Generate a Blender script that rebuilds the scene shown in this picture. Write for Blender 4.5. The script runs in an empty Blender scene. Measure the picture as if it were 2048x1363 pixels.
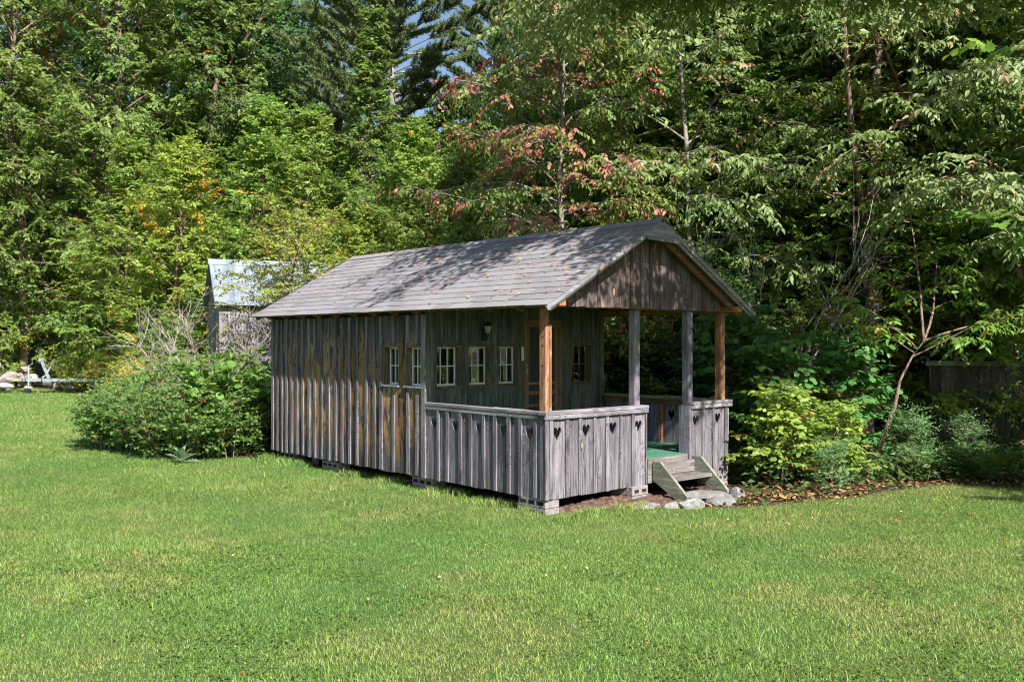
import bpy, bmesh, math, random
import numpy as np
from mathutils import Vector, Matrix

R = math.radians
S = bpy.context.scene
COL = S.collection

# ------------------------------------------------------------------ camera, sky, sun, exposure
cam = bpy.data.cameras.new('camera'); cam.sensor_width = 36.0; cam.lens = 33.06
cam.clip_start = 0.05; cam.clip_end = 800
camo = bpy.data.objects.new('camera', cam); COL.objects.link(camo)
camo.location = (0, 0, 1.70); camo.rotation_euler = (R(90), 0, 0)
S.camera = camo

SUN_AZ = R(150.5)      # clockwise from +Y
SUN_EL = R(42.0)
W = bpy.data.worlds.new('World'); S.world = W; W.use_nodes = True
wn = W.node_tree; wn.nodes.clear()
sky = wn.nodes.new('ShaderNodeTexSky'); sky.sky_type = 'NISHITA'; sky.sun_disc = False
sky.sun_elevation = SUN_EL; sky.sun_rotation = SUN_AZ; sky.air_density = 1.0; sky.dust_density = 0.8; sky.ozone_density = 1.4
bg = wn.nodes.new('ShaderNodeBackground'); bg.inputs['Strength'].default_value = 0.062
wo = wn.nodes.new('ShaderNodeOutputWorld')
wn.links.new(sky.outputs[0], bg.inputs[0]); wn.links.new(bg.outputs[0], wo.inputs[0])

sl = bpy.data.lights.new('sun', 'SUN'); sl.energy = 5.0; sl.angle = R(0.55); sl.color = (1.0, 0.965, 0.91)
so = bpy.data.objects.new('sun', sl); COL.objects.link(so)
sd = Vector((math.sin(SUN_AZ) * math.cos(SUN_EL), math.cos(SUN_AZ) * math.cos(SUN_EL), math.sin(SUN_EL)))
so.rotation_euler = sd.to_track_quat('Z', 'Y').to_euler(); so.location = (8, -12, 18)

S.view_settings.view_transform = 'Standard'; S.view_settings.look = 'None'
S.view_settings.gamma = 1.0; S.view_settings.exposure = 1.3; S.view_settings.use_curve_mapping = False
S.render.engine = 'CYCLES'
S.cycles.max_bounces = 7; S.cycles.diffuse_bounces = 3; S.cycles.glossy_bounces = 3
S.cycles.transmission_bounces = 4; S.cycles.transparent_max_bounces = 6
S.cycles.filter_width = 1.15
S.cycles.caustics_reflective = False; S.cycles.caustics_refractive = False

# ------------------------------------------------------------------ helpers
def tag(o, label=None, cat=None, group=None, kind=None):
    if label: o['label'] = label
    if cat: o['category'] = cat
    if group: o['group'] = group
    if kind: o['kind'] = kind
    return o

def empty(name, loc=(0, 0, 0), rz=0.0):
    o = bpy.data.objects.new(name, None); COL.objects.link(o)
    o.location = loc; o.rotation_euler = (0, 0, rz); o.empty_display_size = 0.2
    return o

def link(name, me, parent=None, loc=(0, 0, 0), rot=(0, 0, 0)):
    o = bpy.data.objects.new(name, me); COL.objects.link(o)
    o.location = loc; o.rotation_euler = rot
    if parent is not None: o.parent = parent
    return o

def copy_tree(o, parent=None, kids=None):
    kids = kids if kids is not None else KIDS(o)
    c = o.copy(); COL.objects.link(c); c.parent = parent
    for ch, gk in kids: copy_tree(ch, c, gk)
    return c
def KIDS(o): return [(ch, KIDS(ch)) for ch in o.children]

def npmesh(name, V, F, mat=None, col=None, smooth=False):
    """V (n,3); F (m,k) uniform polygons; col (n,3) base colour variation"""
    V = np.asarray(V, dtype=np.float32); F = np.asarray(F, dtype=np.int32)
    me = bpy.data.meshes.new(name)
    n, (m, k) = len(V), F.shape
    me.vertices.add(n); me.vertices.foreach_set('co', V.ravel())
    me.loops.add(m * k); me.loops.foreach_set('vertex_index', F.ravel())
    me.polygons.add(m); me.polygons.foreach_set('loop_start', np.arange(0, m * k, k, dtype=np.int32))
    me.polygons.foreach_set('loop_total', np.full(m, k, dtype=np.int32))
    if smooth: me.polygons.foreach_set('use_smooth', np.ones(m, dtype=bool))
    if col is not None:
        a = me.color_attributes.new('tint', 'FLOAT_COLOR', 'POINT')
        c4 = np.ones((n, 4), dtype=np.float32); c4[:, :3] = col
        a.data.foreach_set('color', c4.ravel())
    if mat: me.materials.append(mat)
    me.update(calc_edges=True)
    return me

class MB:
    """collects shapes into one mesh"""
    def __init__(s): s.v = []; s.f = []
    def add(s, vs, fs):
        b = len(s.v); s.v += [tuple(p) for p in vs]; s.f += [tuple(i + b for i in f) for f in fs]; return s
    def box(s, x0, x1, y0, y1, z0, z1):
        vs = [(x, y, z) for z in (z0, z1) for y in (y0, y1) for x in (x0, x1)]
        return s.add(vs, [(0, 2, 3, 1), (4, 5, 7, 6), (0, 1, 5, 4), (2, 6, 7, 3), (0, 4, 6, 2), (1, 3, 7, 5)])
    def bar(s, a, b, w, h, up=(0, 0, 1)):
        a = Vector(a); b = Vector(b); d = (b - a).normalized(); up = Vector(up)
        sx = d.cross(up).normalized(); uz = sx.cross(d).normalized()
        vs = [p + sx * (i * w / 2) + uz * (j * h / 2) for p in (a, b) for i, j in ((-1, -1), (1, -1), (1, 1), (-1, 1))]
        return s.add(vs, [(0, 1, 2, 3), (7, 6, 5, 4), (0, 4, 5, 1), (1, 5, 6, 2), (2, 6, 7, 3), (3, 7, 4, 0)])
    def tube(s, pts, rad, sides=8, cap=True):
        pts = [Vector(p) for p in pts]
        if not hasattr(rad, '__len__'): rad = [rad] * len(pts)
        vs = []; fs = []
        for i, p in enumerate(pts):
            d = (pts[min(i + 1, len(pts) - 1)] - pts[max(i - 1, 0)]).normalized()
            a = d.orthogonal().normalized() if i == 0 else (a - d * a.dot(d)).normalized()
            b = d.cross(a)
            for k in range(sides):
                t = 2 * math.pi * k / sides
                vs.append(p + (a * math.cos(t) + b * math.sin(t)) * rad[i])
        for i in range(len(pts) - 1):
            for k in range(sides):
                fs.append((i * sides + k, i * sides + (k + 1) % sides, (i + 1) * sides + (k + 1) % sides, (i + 1) * sides + k))
        if cap: fs.append(tuple(range(sides))[::-1]); fs.append(tuple((len(pts) - 1) * sides + k for k in range(sides)))
        return s.add(vs, fs)
    def prism(s, outline, a, b, axis=1):
        """outline of (u,w) extruded from a to b along axis; u,w fill the other two axes"""
        n = len(outline)
        def P(u, w, t):
            return {0: (t, u, w), 1: (u, t, w), 2: (u, w, t)}[axis]
        vs = [P(u, w, a) for u, w in outline] + [P(u, w, b) for u, w in outline]
        fs = [tuple(range(n))[::-1], tuple(range(n, 2 * n))] + [(i, (i + 1) % n, n + (i + 1) % n, n + i) for i in range(n)]
        return s.add(vs, fs)
    def build(s, name, mat, parent=None, loc=(0, 0, 0), rot=(0, 0, 0), smooth=False, center=False, bevel=0.0):
        me = bpy.data.meshes.new(name)
        vs = s.v
        if center:
            a = np.array(vs); c = (a.min(0) + a.max(0)) / 2; vs = [tuple(p) for p in (a - c)]; loc = tuple(np.array(loc) + c)
        me.from_pydata(vs, [], s.f); me.update()
        bm = bmesh.new(); bm.from_mesh(me); bmesh.ops.recalc_face_normals(bm, faces=bm.faces)
        if bevel: bmesh.ops.bevel(bm, geom=list(bm.edges), offset=bevel, segments=1, affect='EDGES', clamp_overlap=True)
        bm.to_mesh(me); bm.free()
        if smooth: me.polygons.foreach_set('use_smooth', [True] * len(me.polygons))
        if mat: me.materials.append(mat)
        return link(name, me, parent, loc, rot)

# value noise in numpy
_ng = np.random.RandomState(7).rand(256, 256)
def vnoise(x, y, s):
    x = np.asarray(x) / s + 1000.3; y = np.asarray(y) / s + 1000.7
    xi = np.floor(x).astype(int); yi = np.floor(y).astype(int); fx = x - xi; fy = y - yi
    fx = fx * fx * (3 - 2 * fx); fy = fy * fy * (3 - 2 * fy)
    g = lambda i, j: _ng[i % 256, j % 256]
    return (g(xi, yi) * (1 - fx) + g(xi + 1, yi) * fx) * (1 - fy) + (g(xi, yi + 1) * (1 - fx) + g(xi + 1, yi + 1) * fx) * fy
def fbm(x, y, s): return vnoise(x, y, s) * .55 + vnoise(x + 31, y - 17, s / 2.3) * .3 + vnoise(x - 11, y + 43, s / 5.1) * .15

# ------------------------------------------------------------------ materials
class NT:
    def __init__(s, name):
        s.m = bpy.data.materials.new(name); s.m.use_nodes = True; s.t = s.m.node_tree; s.t.nodes.clear()
        s.out = s.n('ShaderNodeOutputMaterial')
    def n(s, typ, **kw):
        nd = s.t.nodes.new(typ)
        for k, v in kw.items(): setattr(nd, k, v)
        return nd
    def set(s, sock, v):
        if isinstance(v, bpy.types.NodeSocket): s.t.links.new(v, sock)
        else: sock.default_value = v
    def math(s, op, a, b=0.0, clamp=False):
        nd = s.n('ShaderNodeMath', operation=op, use_clamp=clamp); s.set(nd.inputs[0], a); s.set(nd.inputs[1], b); return nd.outputs[0]
    def noise(s, vec, scale, detail=4, rough=.55, dist=0.0):
        nd = s.n('ShaderNodeTexNoise'); s.set(nd.inputs['Vector'], vec); nd.inputs['Scale'].default_value = scale
        nd.inputs['Detail'].default_value = detail; nd.inputs['Roughness'].default_value = rough; nd.inputs['Distortion'].default_value = dist
        return nd.outputs[0]
    def ramp(s, fac, a, b, lo=0.0, hi=1.0):
        nd = s.n('ShaderNodeMapRange'); nd.interpolation_type = 'SMOOTHSTEP'
        s.set(nd.inputs['Value'], fac)
        for k, v in (('From Min', a), ('From Max', b), ('To Min', lo), ('To Max', hi)): nd.inputs[k].default_value = v
        return nd.outputs[0]
    def mix(s, fac, a, b, blend='MIX'):
        nd = s.n('ShaderNodeMix', data_type='RGBA', blend_type=blend)
        s.set(nd.inputs[0], fac)
        s.set(nd.inputs[6], a if isinstance(a, bpy.types.NodeSocket) else (*a, 1)); s.set(nd.inputs[7], b if isinstance(b, bpy.types.NodeSocket) else (*b, 1))
        return nd.outputs[2]
    def vscale(s, vec, sc):
        nd = s.n('ShaderNodeVectorMath', operation='MULTIPLY'); s.set(nd.inputs[0], vec); nd.inputs[1].default_value = sc; return nd.outputs[0]
    def vadd(s, a, b):
        nd = s.n('ShaderNodeVectorMath', operation='ADD'); s.set(nd.inputs[0], a); s.set(nd.inputs[1], b); return nd.outputs[0]
    def bsdf(s, color, rough=.8, spec=.3, metal=0.0, bump=None, bstr=.3, bdist=.01):
        b = s.n('ShaderNodeBsdfPrincipled')
        s.set(b.inputs['Base Color'], color if isinstance(color, bpy.types.NodeSocket) else (*color, 1))
        s.set(b.inputs['Roughness'], rough); b.inputs['Specular IOR Level'].default_value = spec; b.inputs['Metallic'].default_value = metal
        if bump is not None:
            bp = s.n('ShaderNodeBump'); bp.inputs['Strength'].default_value = bstr; bp.inputs['Distance'].default_value = bdist
            s.set(bp.inputs['Height'], bump); s.t.links.new(bp.outputs[0], b.inputs['Normal'])
        return b
    def done(s, shader): s.t.links.new(shader.outputs[0] if not isinstance(shader, bpy.types.NodeSocket) else shader, s.out.inputs[0]); return s.m

def wood(name, axis='z', grey=(.27, .255, .27), dark=(.055, .05, .052), tan=(.33, .19, .085), tan_amt=.15, zmask=None, moss=0.0, var=.35, knots=1.0):
    t = NT(name)
    tc = t.n('ShaderNodeTexCoord'); oi = t.n('ShaderNodeObjectInfo'); geo = t.n('ShaderNodeNewGeometry')
    off = t.n('ShaderNodeCombineXYZ')
    for i, k in enumerate((37.1, 91.7, 53.3)): t.set(off.inputs[i], t.math('MULTIPLY', oi.outputs['Random'], k))
    p = t.vadd(tc.outputs['Object'], off.outputs[0])
    def sc(al, ac): return {'x': (al, ac, ac), 'y': (ac, al, ac), 'z': (ac, ac, al)}[axis]
    # knots bend the grain
    kn = t.n('ShaderNodeTexVoronoi'); t.set(kn.inputs['Vector'], t.vscale(p, sc(2.1, 5.2))); kn.inputs['Scale'].default_value = 1.0
    kd = kn.outputs['Distance']
    warp = t.n('ShaderNodeCombineXYZ')
    wv = t.math('MULTIPLY', t.ramp(kd, .0, .5, 1.0, 0.0), .09)
    for i in range(3): t.set(warp.inputs[i], wv)
    pw = t.vadd(p, warp.outputs[0])
    fine = t.noise(t.vscale(pw, sc(2.2, 95)), 1.0, 5, .65, .2)
    mid = t.noise(t.vscale(pw, sc(1.1, 26)), 1.0, 4, .6, .6)
    big = t.noise(t.vscale(p, sc(1.3, 5.5)), 1.0, 3, .55, .3)
    spots = t.noise(p, 55, 3, .6)
    c = t.mix(t.ramp(fine, .36, .6), dark, grey)
    c = t.mix(t.ramp(mid, .34, .5, .75, 0.0), c, tuple((d * 1.5 + g * .3) for d, g in zip(dark, grey)))
    c = t.mix(t.ramp(big, .3, .62, .7, 0.0), c, dark)
    # worn tan streaks
    tf = t.noise(t.vscale(p, sc(2.6, 9)), 1.0, 6, .66, 1.1)
    amt = t.ramp(tf, .62 - tan_amt * .3, .70 - tan_amt * .3)
    amt = t.math('MULTIPLY', amt, t.ramp(fine, .34, .52))
    if zmask:
        sep = t.n('ShaderNodeSeparateXYZ'); t.set(sep.inputs[0], geo.outputs['Position'])
        zz = t.math('ADD', sep.outputs[2], t.math('MULTIPLY', t.math('SUBTRACT', big, .5), .9))
        m1 = t.ramp(zz, zmask[0], zmask[1]); m2 = t.ramp(zz, zmask[2], zmask[3], 1.0, 0.0)
        amt = t.math('MULTIPLY', amt, t.math('MULTIPLY', m1, m2))
    c = t.mix(amt, c, tan)
    # knots: dark ring with a warm centre
    if knots:
        c = t.mix(t.math('MULTIPLY', t.ramp(kd, .11, .21, 1.0, 0.0), .8 * knots), c, dark)
        c = t.mix(t.math('MULTIPLY', t.ramp(kd, .07, .10, 1.0, 0.0), t.ramp(oi.outputs['Random'], .35, .45)), c, (.30, .17, .08))
    if moss:
        mz = t.noise(p, 9, 4, .65)
        c = t.mix(t.ramp(mz, .5, .72, 0.0, moss), c, (.11, .14, .06))
    c = t.mix(t.math('MULTIPLY', t.ramp(spots, .35, .42, 1.0, 0.0), .35), c, dark)
    # per board value
    v = t.math('ADD', 1.0 - var / 2, t.math('MULTIPLY', oi.outputs['Random'], var))
    hs = t.n('ShaderNodeHueSaturation'); t.set(hs.inputs['Color'], c); t.set(hs.inputs['Value'], v)
    h = t.math('ADD', t.math('MULTIPLY', fine, .7), t.math('MULTIPLY', mid, .5))
    return t.done(t.bsdf(hs.outputs[0], .82, .25, bump=h, bstr=.65, bdist=.006))

M = {}
M['side_z'] = wood('weathered_side_boards', 'z', grey=(.145, .128, .142), dark=(.018, .014, .015), tan=(.31, .175, .065), tan_amt=.62, zmask=(.2, .6, 1.45, 1.9), var=.85)
M['batten_z'] = wood('weathered_battens', 'z', grey=(.25, .232, .252), dark=(.05, .044, .05), tan_amt=.05, var=.45, knots=.4)
M['rail_z'] = wood('silvery_boards', 'z', grey=(.24, .217, .24), dark=(.05, .044, .05), tan_amt=-.12, var=.4)
M['rail_x'] = wood('silvery_rail', 'x', grey=(.32, .295, .32), dark=(.08, .07, .08), tan_amt=-.1, var=.25, knots=.4)
M['rail_y'] = wood('silvery_rail_side', 'y', grey=(.33, .31, .325), dark=(.08, .075, .08), tan_amt=-.05, moss=.15, var=.25, knots=.4)
M['moss_y'] = wood('mossy_rail', 'y', grey=(.30, .32, .24), dark=(.09, .09, .06), tan_amt=.1, moss=.7, var=.2)
M['porch_z'] = wood('porch_wall_boards', 'z', grey=(.18, .185, .16), dark=(.045, .047, .042), tan=(.2, .15, .08), tan_amt=.12, moss=.25, var=.35)
M['gable_z'] = wood('brown_gable_boards', 'z', grey=(.19, .148, .14), dark=(.035, .024, .022), tan=(.36, .22, .10), tan_amt=.12, var=.5)
M['fresh_z'] = wood('orange_brown_post', 'z', grey=(.34, .175, .095), dark=(.14, .055, .03), tan=(.36, .215, .12), tan_amt=.3, var=.15, knots=.5)
M['fresh_y'] = wood('orange_brown_beam', 'y', grey=(.46, .20, .085), dark=(.22, .08, .03), tan=(.5, .25, .1), tan_amt=.2, var=.15, knots=.3)
M['fresh_x'] = wood('brown_header', 'x', grey=(.22, .12, .07), dark=(.09, .05, .03), tan_amt=.2, var=.2)
M['grey_post'] = wood('grey_post', 'z', grey=(.25, .235, .27), dark=(.09, .08, .10), tan_amt=.1, var=.2, knots=.8)
M['step_y'] = wood('greenish_step_side', 'y', grey=(.30, .31, .25), dark=(.09, .09, .07), tan_amt=.15, moss=.45, var=.2)
M['step_x'] = wood('step_board', 'x', grey=(.27, .245, .235), dark=(.08, .07, .065), tan=(.30, .2, .15), tan_amt=-.05, moss=.25, var=.2)
M['soffit'] = wood('brown_roof_underside', 'y', grey=(.20, .135, .08), dark=(.08, .05, .03), tan_amt=.3, var=.2)
M['rake'] = wood('grey_rake_board', 'x', grey=(.33, .315, .34), dark=(.12, .11, .12), tan_amt=.03, var=.15, knots=.15)
M['door'] = wood('brown_door_wood', 'z', grey=(.32, .18, .10), dark=(.16, .09, .05), tan_amt=.1, var=.1, knots=.1)
M['jamb'] = wood('ochre_window_wood', 'z', grey=(.20, .155, .09), dark=(.08, .06, .035), tan=(.32, .22, .09), tan_amt=.3, var=.2, knots=.4)
M['shed_z'] = wood('grey_shed_boards', 'z', grey=(.33, .30, .31), dark=(.10, .09, .095), tan_amt=.06, var=.3)
M['dark_fence'] = wood('dark_fence_boards', 'z', grey=(.10, .085, .06), dark=(.03, .027, .02), tan_amt=.15, moss=.4, var=.7)

def plain(name, c, rough=.6, spec=.4, metal=0.0, nscale=0, namt=.2, bstr=.2):
    t = NT(name)
    if nscale:
        tc = t.n('ShaderNodeTexCoord'); oi = t.n('ShaderNodeObjectInfo')
        nz = t.noise(t.vadd(tc.outputs['Object'], oi.outputs['Random']), nscale, 5, .6)
        col = t.mix(t.ramp(nz, .3, .7), tuple(x * (1 - namt) for x in c), tuple(min(1, x * (1 + namt)) for x in c))
        return t.done(t.bsdf(col, rough, spec, metal, bump=nz, bstr=bstr, bdist=.02))
    return t.done(t.bsdf(c, rough, spec, metal))
M['white_paint'] = plain('white_window_paint', (.78, .81, .80), .5, .4, nscale=30, namt=.12)
M['sill'] = plain('blue_grey_sill_paint', (.20, .24, .29), .6, .3, nscale=25, namt=.3)
M['screen'] = plain('dark_door_screen', (.045, .048, .045), .7, .2)
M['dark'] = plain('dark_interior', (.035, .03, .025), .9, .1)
M['green_floor'] = plain('green_porch_paint', (.055, .175, .11), .55, .35, nscale=5, namt=.25)
M['concrete'] = plain('concrete_block', (.23, .205, .195), .95, .1, nscale=22, namt=.22, bstr=.6)
M['slot_shade'] = plain('block_slot_shade', (.03, .028, .025), .95, .05)  # near-black that paints the shade inside the block slots
M['hole_shade_felt'] = plain('hole_shade_and_felt', (.02, .015, .012), .9, .1)  # near-black painted hole shade on the posts; felt and drip edge share it
M['tin'] = plain('galvanised_roof_metal', (.27, .32, .385), .5, .5, .4, nscale=4, namt=.3)
t = NT('galvanised_roof_metal'); tc = t.n('ShaderNodeTexCoord'); p = tc.outputs['Object']
a = t.noise(t.vscale(p, (6, 1.2, 1.2)), 1.0, 5, .65, .5); b = t.noise(p, 2.2, 5, .7); d = t.noise(p, 14, 3, .6)
c = t.mix(t.ramp(a, .3, .7), (.15, .18, .215), (.26, .30, .345)); c = t.mix(t.ramp(b, .56, .72, 0.0, .7), c, (.16, .10, .07)); c = t.mix(t.ramp(d, .3, .45, .35, 0.0), c, (.10, .11, .12))
M['tin'] = t.done(t.bsdf(c, .55, .4, .3, bump=a, bstr=.2, bdist=.02))
M['galv'] = plain('galvanised_steel', (.42, .46, .50), .45, .5, .5, nscale=18, namt=.15)
M['black'] = plain('black_rubber', (.02, .02, .02), .6, .3)
M['yellow'] = plain('yellow_decal', (.65, .42, .10), .5, .3)
M['brass'] = plain('old_metal', (.35, .33, .26), .4, .5, .7)
M['lampglass'] = plain('frosted_lamp_glass', (.36, .40, .33), .4, .4)
M['white'] = plain('white_enamel', (.75, .76, .70), .4, .5)
M['redmark'] = plain('red_mark', (.45, .05, .03), .5, .3)

def stone_mat(name, c, c2):
    t = NT(name); tc = t.n('ShaderNodeTexCoord'); oi = t.n('ShaderNodeObjectInfo')
    p = t.vadd(tc.outputs['Object'], oi.outputs['Random'])
    a = t.noise(p, 6, 6, .65, .5); b = t.noise(p, 38, 4, .6)
    col = t.mix(t.ramp(a, .35, .65), c, c2); col = t.mix(t.ramp(b, .35, .7, .45, 0.0), col, tuple(x * .35 for x in c))
    return t.done(t.bsdf(col, .9, .2, bump=t.math('ADD', a, t.math('MULTIPLY', b, .4)), bstr=.8, bdist=.02))
M['stone_w'] = stone_mat('pale_stone', (.20, .20, .19), (.40, .39, .37))
M['stone_g'] = stone_mat('grey_stone', (.17, .17, .165), (.30, .29, .27))
M['stone_p'] = stone_mat('pinkish_rubble', (.27, .21, .195), (.42, .36, .335))

# window glass
t = NT('window_glass')
fr = t.n('ShaderNodeFresnel'); fr.inputs[0].default_value = 1.5
gl = t.n('ShaderNodeBsdfGlossy'); gl.inputs['Roughness'].default_value = .02; gl.inputs['Color'].default_value = (1, 1, 1, 1)
tr = t.n('ShaderNodeBsdfTransparent'); tr.inputs[0].default_value = (.8, .85, .82, 1)
mx = t.n('ShaderNodeMixShader'); t.set(mx.inputs[0], t.math('ADD', t.math('MULTIPLY', fr.outputs[0], .7), .02, True))
t.t.links.new(tr.outputs[0], mx.inputs[1]); t.t.links.new(gl.outputs[0], mx.inputs[2]); M['glass'] = t.done(mx)

# shingles
t = NT('asphalt_shingle'); tc = t.n('ShaderNodeTexCoord'); oi = t.n('ShaderNodeObjectInfo')
p = t.vadd(tc.outputs['Object'], oi.outputs['Random'])
g = t.noise(p, 260, 2, .7); st = t.noise(oi.outputs['Location'], 1.6, 4, .6)
c = t.mix(t.ramp(g, .3, .7), (.12, .115, .125), (.27, .255, .265))
c = t.mix(t.ramp(st, .35, .7, 0.0, .4), c, (.20, .18, .17))
hs = t.n('ShaderNodeHueSaturation'); t.set(hs.inputs['Color'], c); t.set(hs.inputs['Value'], t.math('ADD', .88, t.math('MULTIPLY', oi.outputs['Random'], .3)))
M['shingle'] = t.done(t.bsdf(hs.outputs[0], .92, .2, bump=g, bstr=.5, bdist=.003))

def leafmat(name, transl=.42, rough=.45, spec=.35, sat=1.0):
    t = NT(name)
    at = t.n('ShaderNodeAttribute'); at.attribute_name = 'tint'
    oi = t.n('ShaderNodeObjectInfo')
    hs = t.n('ShaderNodeHueSaturation'); t.set(hs.inputs['Color'], at.outputs['Color']); hs.inputs['Saturation'].default_value = sat
    t.set(hs.inputs['Value'], t.math('ADD', .88, t.math('MULTIPLY', oi.outputs['Random'], .24)))
    t.set(hs.inputs['Hue'], t.math('ADD', .49, t.math('MULTIPLY', oi.outputs['Random'], .02)))
    b = t.bsdf(hs.outputs[0], rough, spec)
    tl = t.n('ShaderNodeBsdfTranslucent')
    ts = t.n('ShaderNodeHueSaturation'); t.set(ts.inputs['Color'], hs.outputs[0]); ts.inputs['Value'].default_value = 1.5; ts.inputs['Hue'].default_value = .485
    t.set(tl.inputs[0], ts.outputs[0])
    m = t.n('ShaderNodeMixShader'); m.inputs[0].default_value = transl
    t.t.links.new(b.outputs[0], m.inputs[1]); t.t.links.new(tl.outputs[0], m.inputs[2])
    return t.done(m)
M['leaf'] = leafmat('green_leaves')
M['grass'] = leafmat('grass_blades', .3, .5, .3)
M['dryleaf'] = leafmat('fallen_leaves', .1, .8, .15)
M['needle'] = leafmat('pine_needles', .12, .55, .3)

def bark(name, a, b, sc=30):
    t = NT(name); tc = t.n('ShaderNodeTexCoord')
    n1 = t.noise(t.vscale(tc.outputs['Object'], (sc, sc, sc * .22)), 1.0, 5, .65, .4); n2 = t.noise(tc.outputs['Object'], 2.5, 3)
    c = t.mix(t.ramp(n1, .35, .62), a, b); c = t.mix(t.ramp(n2, .5, .75, 0.0, .4), c, tuple(x * 1.4 for x in b))
    return t.done(t.bsdf(c, .9, .2, bump=n1, bstr=.8, bdist=.02))
M['bark'] = bark('brown_bark', (.06, .04, .032), (.26, .18, .14))
M['bark_grey'] = bark('grey_bark', (.09, .08, .07), (.30, .27, .24))
M['twig'] = bark('bare_twigs', (.20, .165, .14), (.40, .35, .31), 12)

# ground
t = NT('forest_ground'); tc = t.n('ShaderNodeTexCoord'); p = tc.outputs['Object']
a = t.noise(p, 1.2, 5, .6); b = t.noise(p, 22, 4, .7)
c = t.mix(t.ramp(b, .35, .65), (.035, .025, .016), (.13, .085, .055)); c = t.mix(t.ramp(a, .5, .7), c, (.05, .055, .022))
M['ground'] = t.done(t.bsdf(c, .95, .1, bump=b, bstr=1, bdist=.05))
t = NT('lawn_ground'); tc = t.n('ShaderNodeTexCoord'); p = tc.outputs['Object']
a = t.noise(p, .7, 5, .6); b = t.noise(p, 45, 4, .7)
c = t.mix(t.ramp(b, .35, .65), (.045, .08, .02), (.11, .19, .045)); c = t.mix(t.ramp(a, .45, .7, 0.0, .5), c, (.14, .13, .05))
M['lawn'] = t.done(t.bsdf(c, .95, .1, bump=b, bstr=1, bdist=.03))
t = NT('wooded_hill'); tc = t.n('ShaderNodeTexCoord'); p = tc.outputs['Object']
b = t.noise(p, 1.3, 6, .75)
M['hill'] = t.done(t.bsdf(t.mix(t.ramp(b, .4, .65), (.012, .022, .01), (.06, .09, .03)), .95, .1, bump=b, bstr=1, bdist=.8))
t = NT('loose_soil'); tc = t.n('ShaderNodeTexCoord'); p = tc.outputs['Object']
b = t.noise(p, 18, 6, .7)
M['soil'] = t.done(t.bsdf(t.mix(t.ramp(b, .35, .65), (.06, .038, .027), (.19, .125, .09)), .95, .1, bump=b, bstr=1, bdist=.04))

# ------------------------------------------------------------------ setting: ground
rng = np.random.RandomState(3)
def to_local(x, y, P=(0.3304, 9.14), a=R(41.5)):
    dx = x - P[0]; dy = y - P[1]
    return dx * math.cos(a) + dy * math.sin(a), -dx * math.sin(a) + dy * math.cos(a)

def lawn_edge_y(x):
    """far edge of the mown lawn as a function of x"""
    x = np.asarray(x, float)
    pts = [(-60, 36), (-17, 34), (-12, 33), (-9, 24), (-6.6, 16.3), (-4.5, 13.6), (-3.4, 13.6), (-2.9, 13.4), (0.3, 9.9), (1.2, 9.75), (1.9, 9.5), (2.6, 9.65), (3.4, 9.95), (4.2, 10.6), (5.2, 11.0), (6.2, 10.8), (8, 10.6), (60, 10.6)]
    return np.interp(x, [p[0] for p in pts], [p[1] for p in pts]) + (vnoise(x, x * 0, .5) - .5) * .35

gm = MB(); gm.add([(-260, -60, 0), (260, -60, 0), (260, 420, 0), (-260, 420, 0)], [(0, 1, 2, 3)])
tag(gm.build('ground', M['ground']), kind='structure')
xs = np.concatenate([[-60], np.linspace(-20, 20, 240), [60]]); ye = lawn_edge_y(xs)
V = np.concatenate([np.stack([xs, xs * 0 - 20, xs * 0 + .004], 1), np.stack([xs, ye, xs * 0 + .004], 1)])
n = len(xs); F = np.stack([np.arange(n - 1), np.arange(1, n), n + np.arange(1, n), n + np.arange(n - 1)], 1)
tag(link('lawn', npmesh('lawn', V, F, M['lawn'])), kind='structure')

n = 40; gx = np.linspace(-200, 200, 60); gy = np.linspace(60, 330, n); X, Y = np.meshgrid(gx, gy)
Z = 30 * np.clip((Y - 62) / 70, 0, 1) ** 1.1 + 6 * fbm(X, Y, 30) * np.clip((Y - 62) / 30, 0, 1) - .5
I, J = np.meshgrid(np.arange(59), np.arange(n - 1)); a = (J * 60 + I).ravel()
tag(link('hill', npmesh('hill', np.stack([X, Y, Z], -1).reshape(-1, 3), np.stack([a, a + 1, a + 61, a + 60], 1), M['hill'], smooth=True)), kind='structure')

# ------------------------------------------------------------------ cabin (local axes: x along the porch front, y towards the back)
CAB_P = (0.3304, 9.14); CAB_A = R(41.5)
cabin = empty('cabin', (CAB_P[0], CAB_P[1], 0), CAB_A)
tag(cabin, 'small weathered board-and-batten cabin with a shingled gable roof and a porch with heart cutouts', 'cabin')
rd = random.Random(11)
WX, L = 2.98, 5.67
PY = 2.0                      # porch depth
ZB, ZR, ZW = .155, 1.01, 2.0  # siding bottom, rail top, wall top
EX, EZ, RX, RZ = -.19, 2.045, 1.49, 2.985
FY, BY = -.22, 5.88
TH = math.atan2(RZ - EZ, RX - EX)

def roof_z(x, off=0.0): return EZ + off + ((x - EX) if x < RX else (2 * RX - EX - x)) * math.tan(TH)

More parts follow.
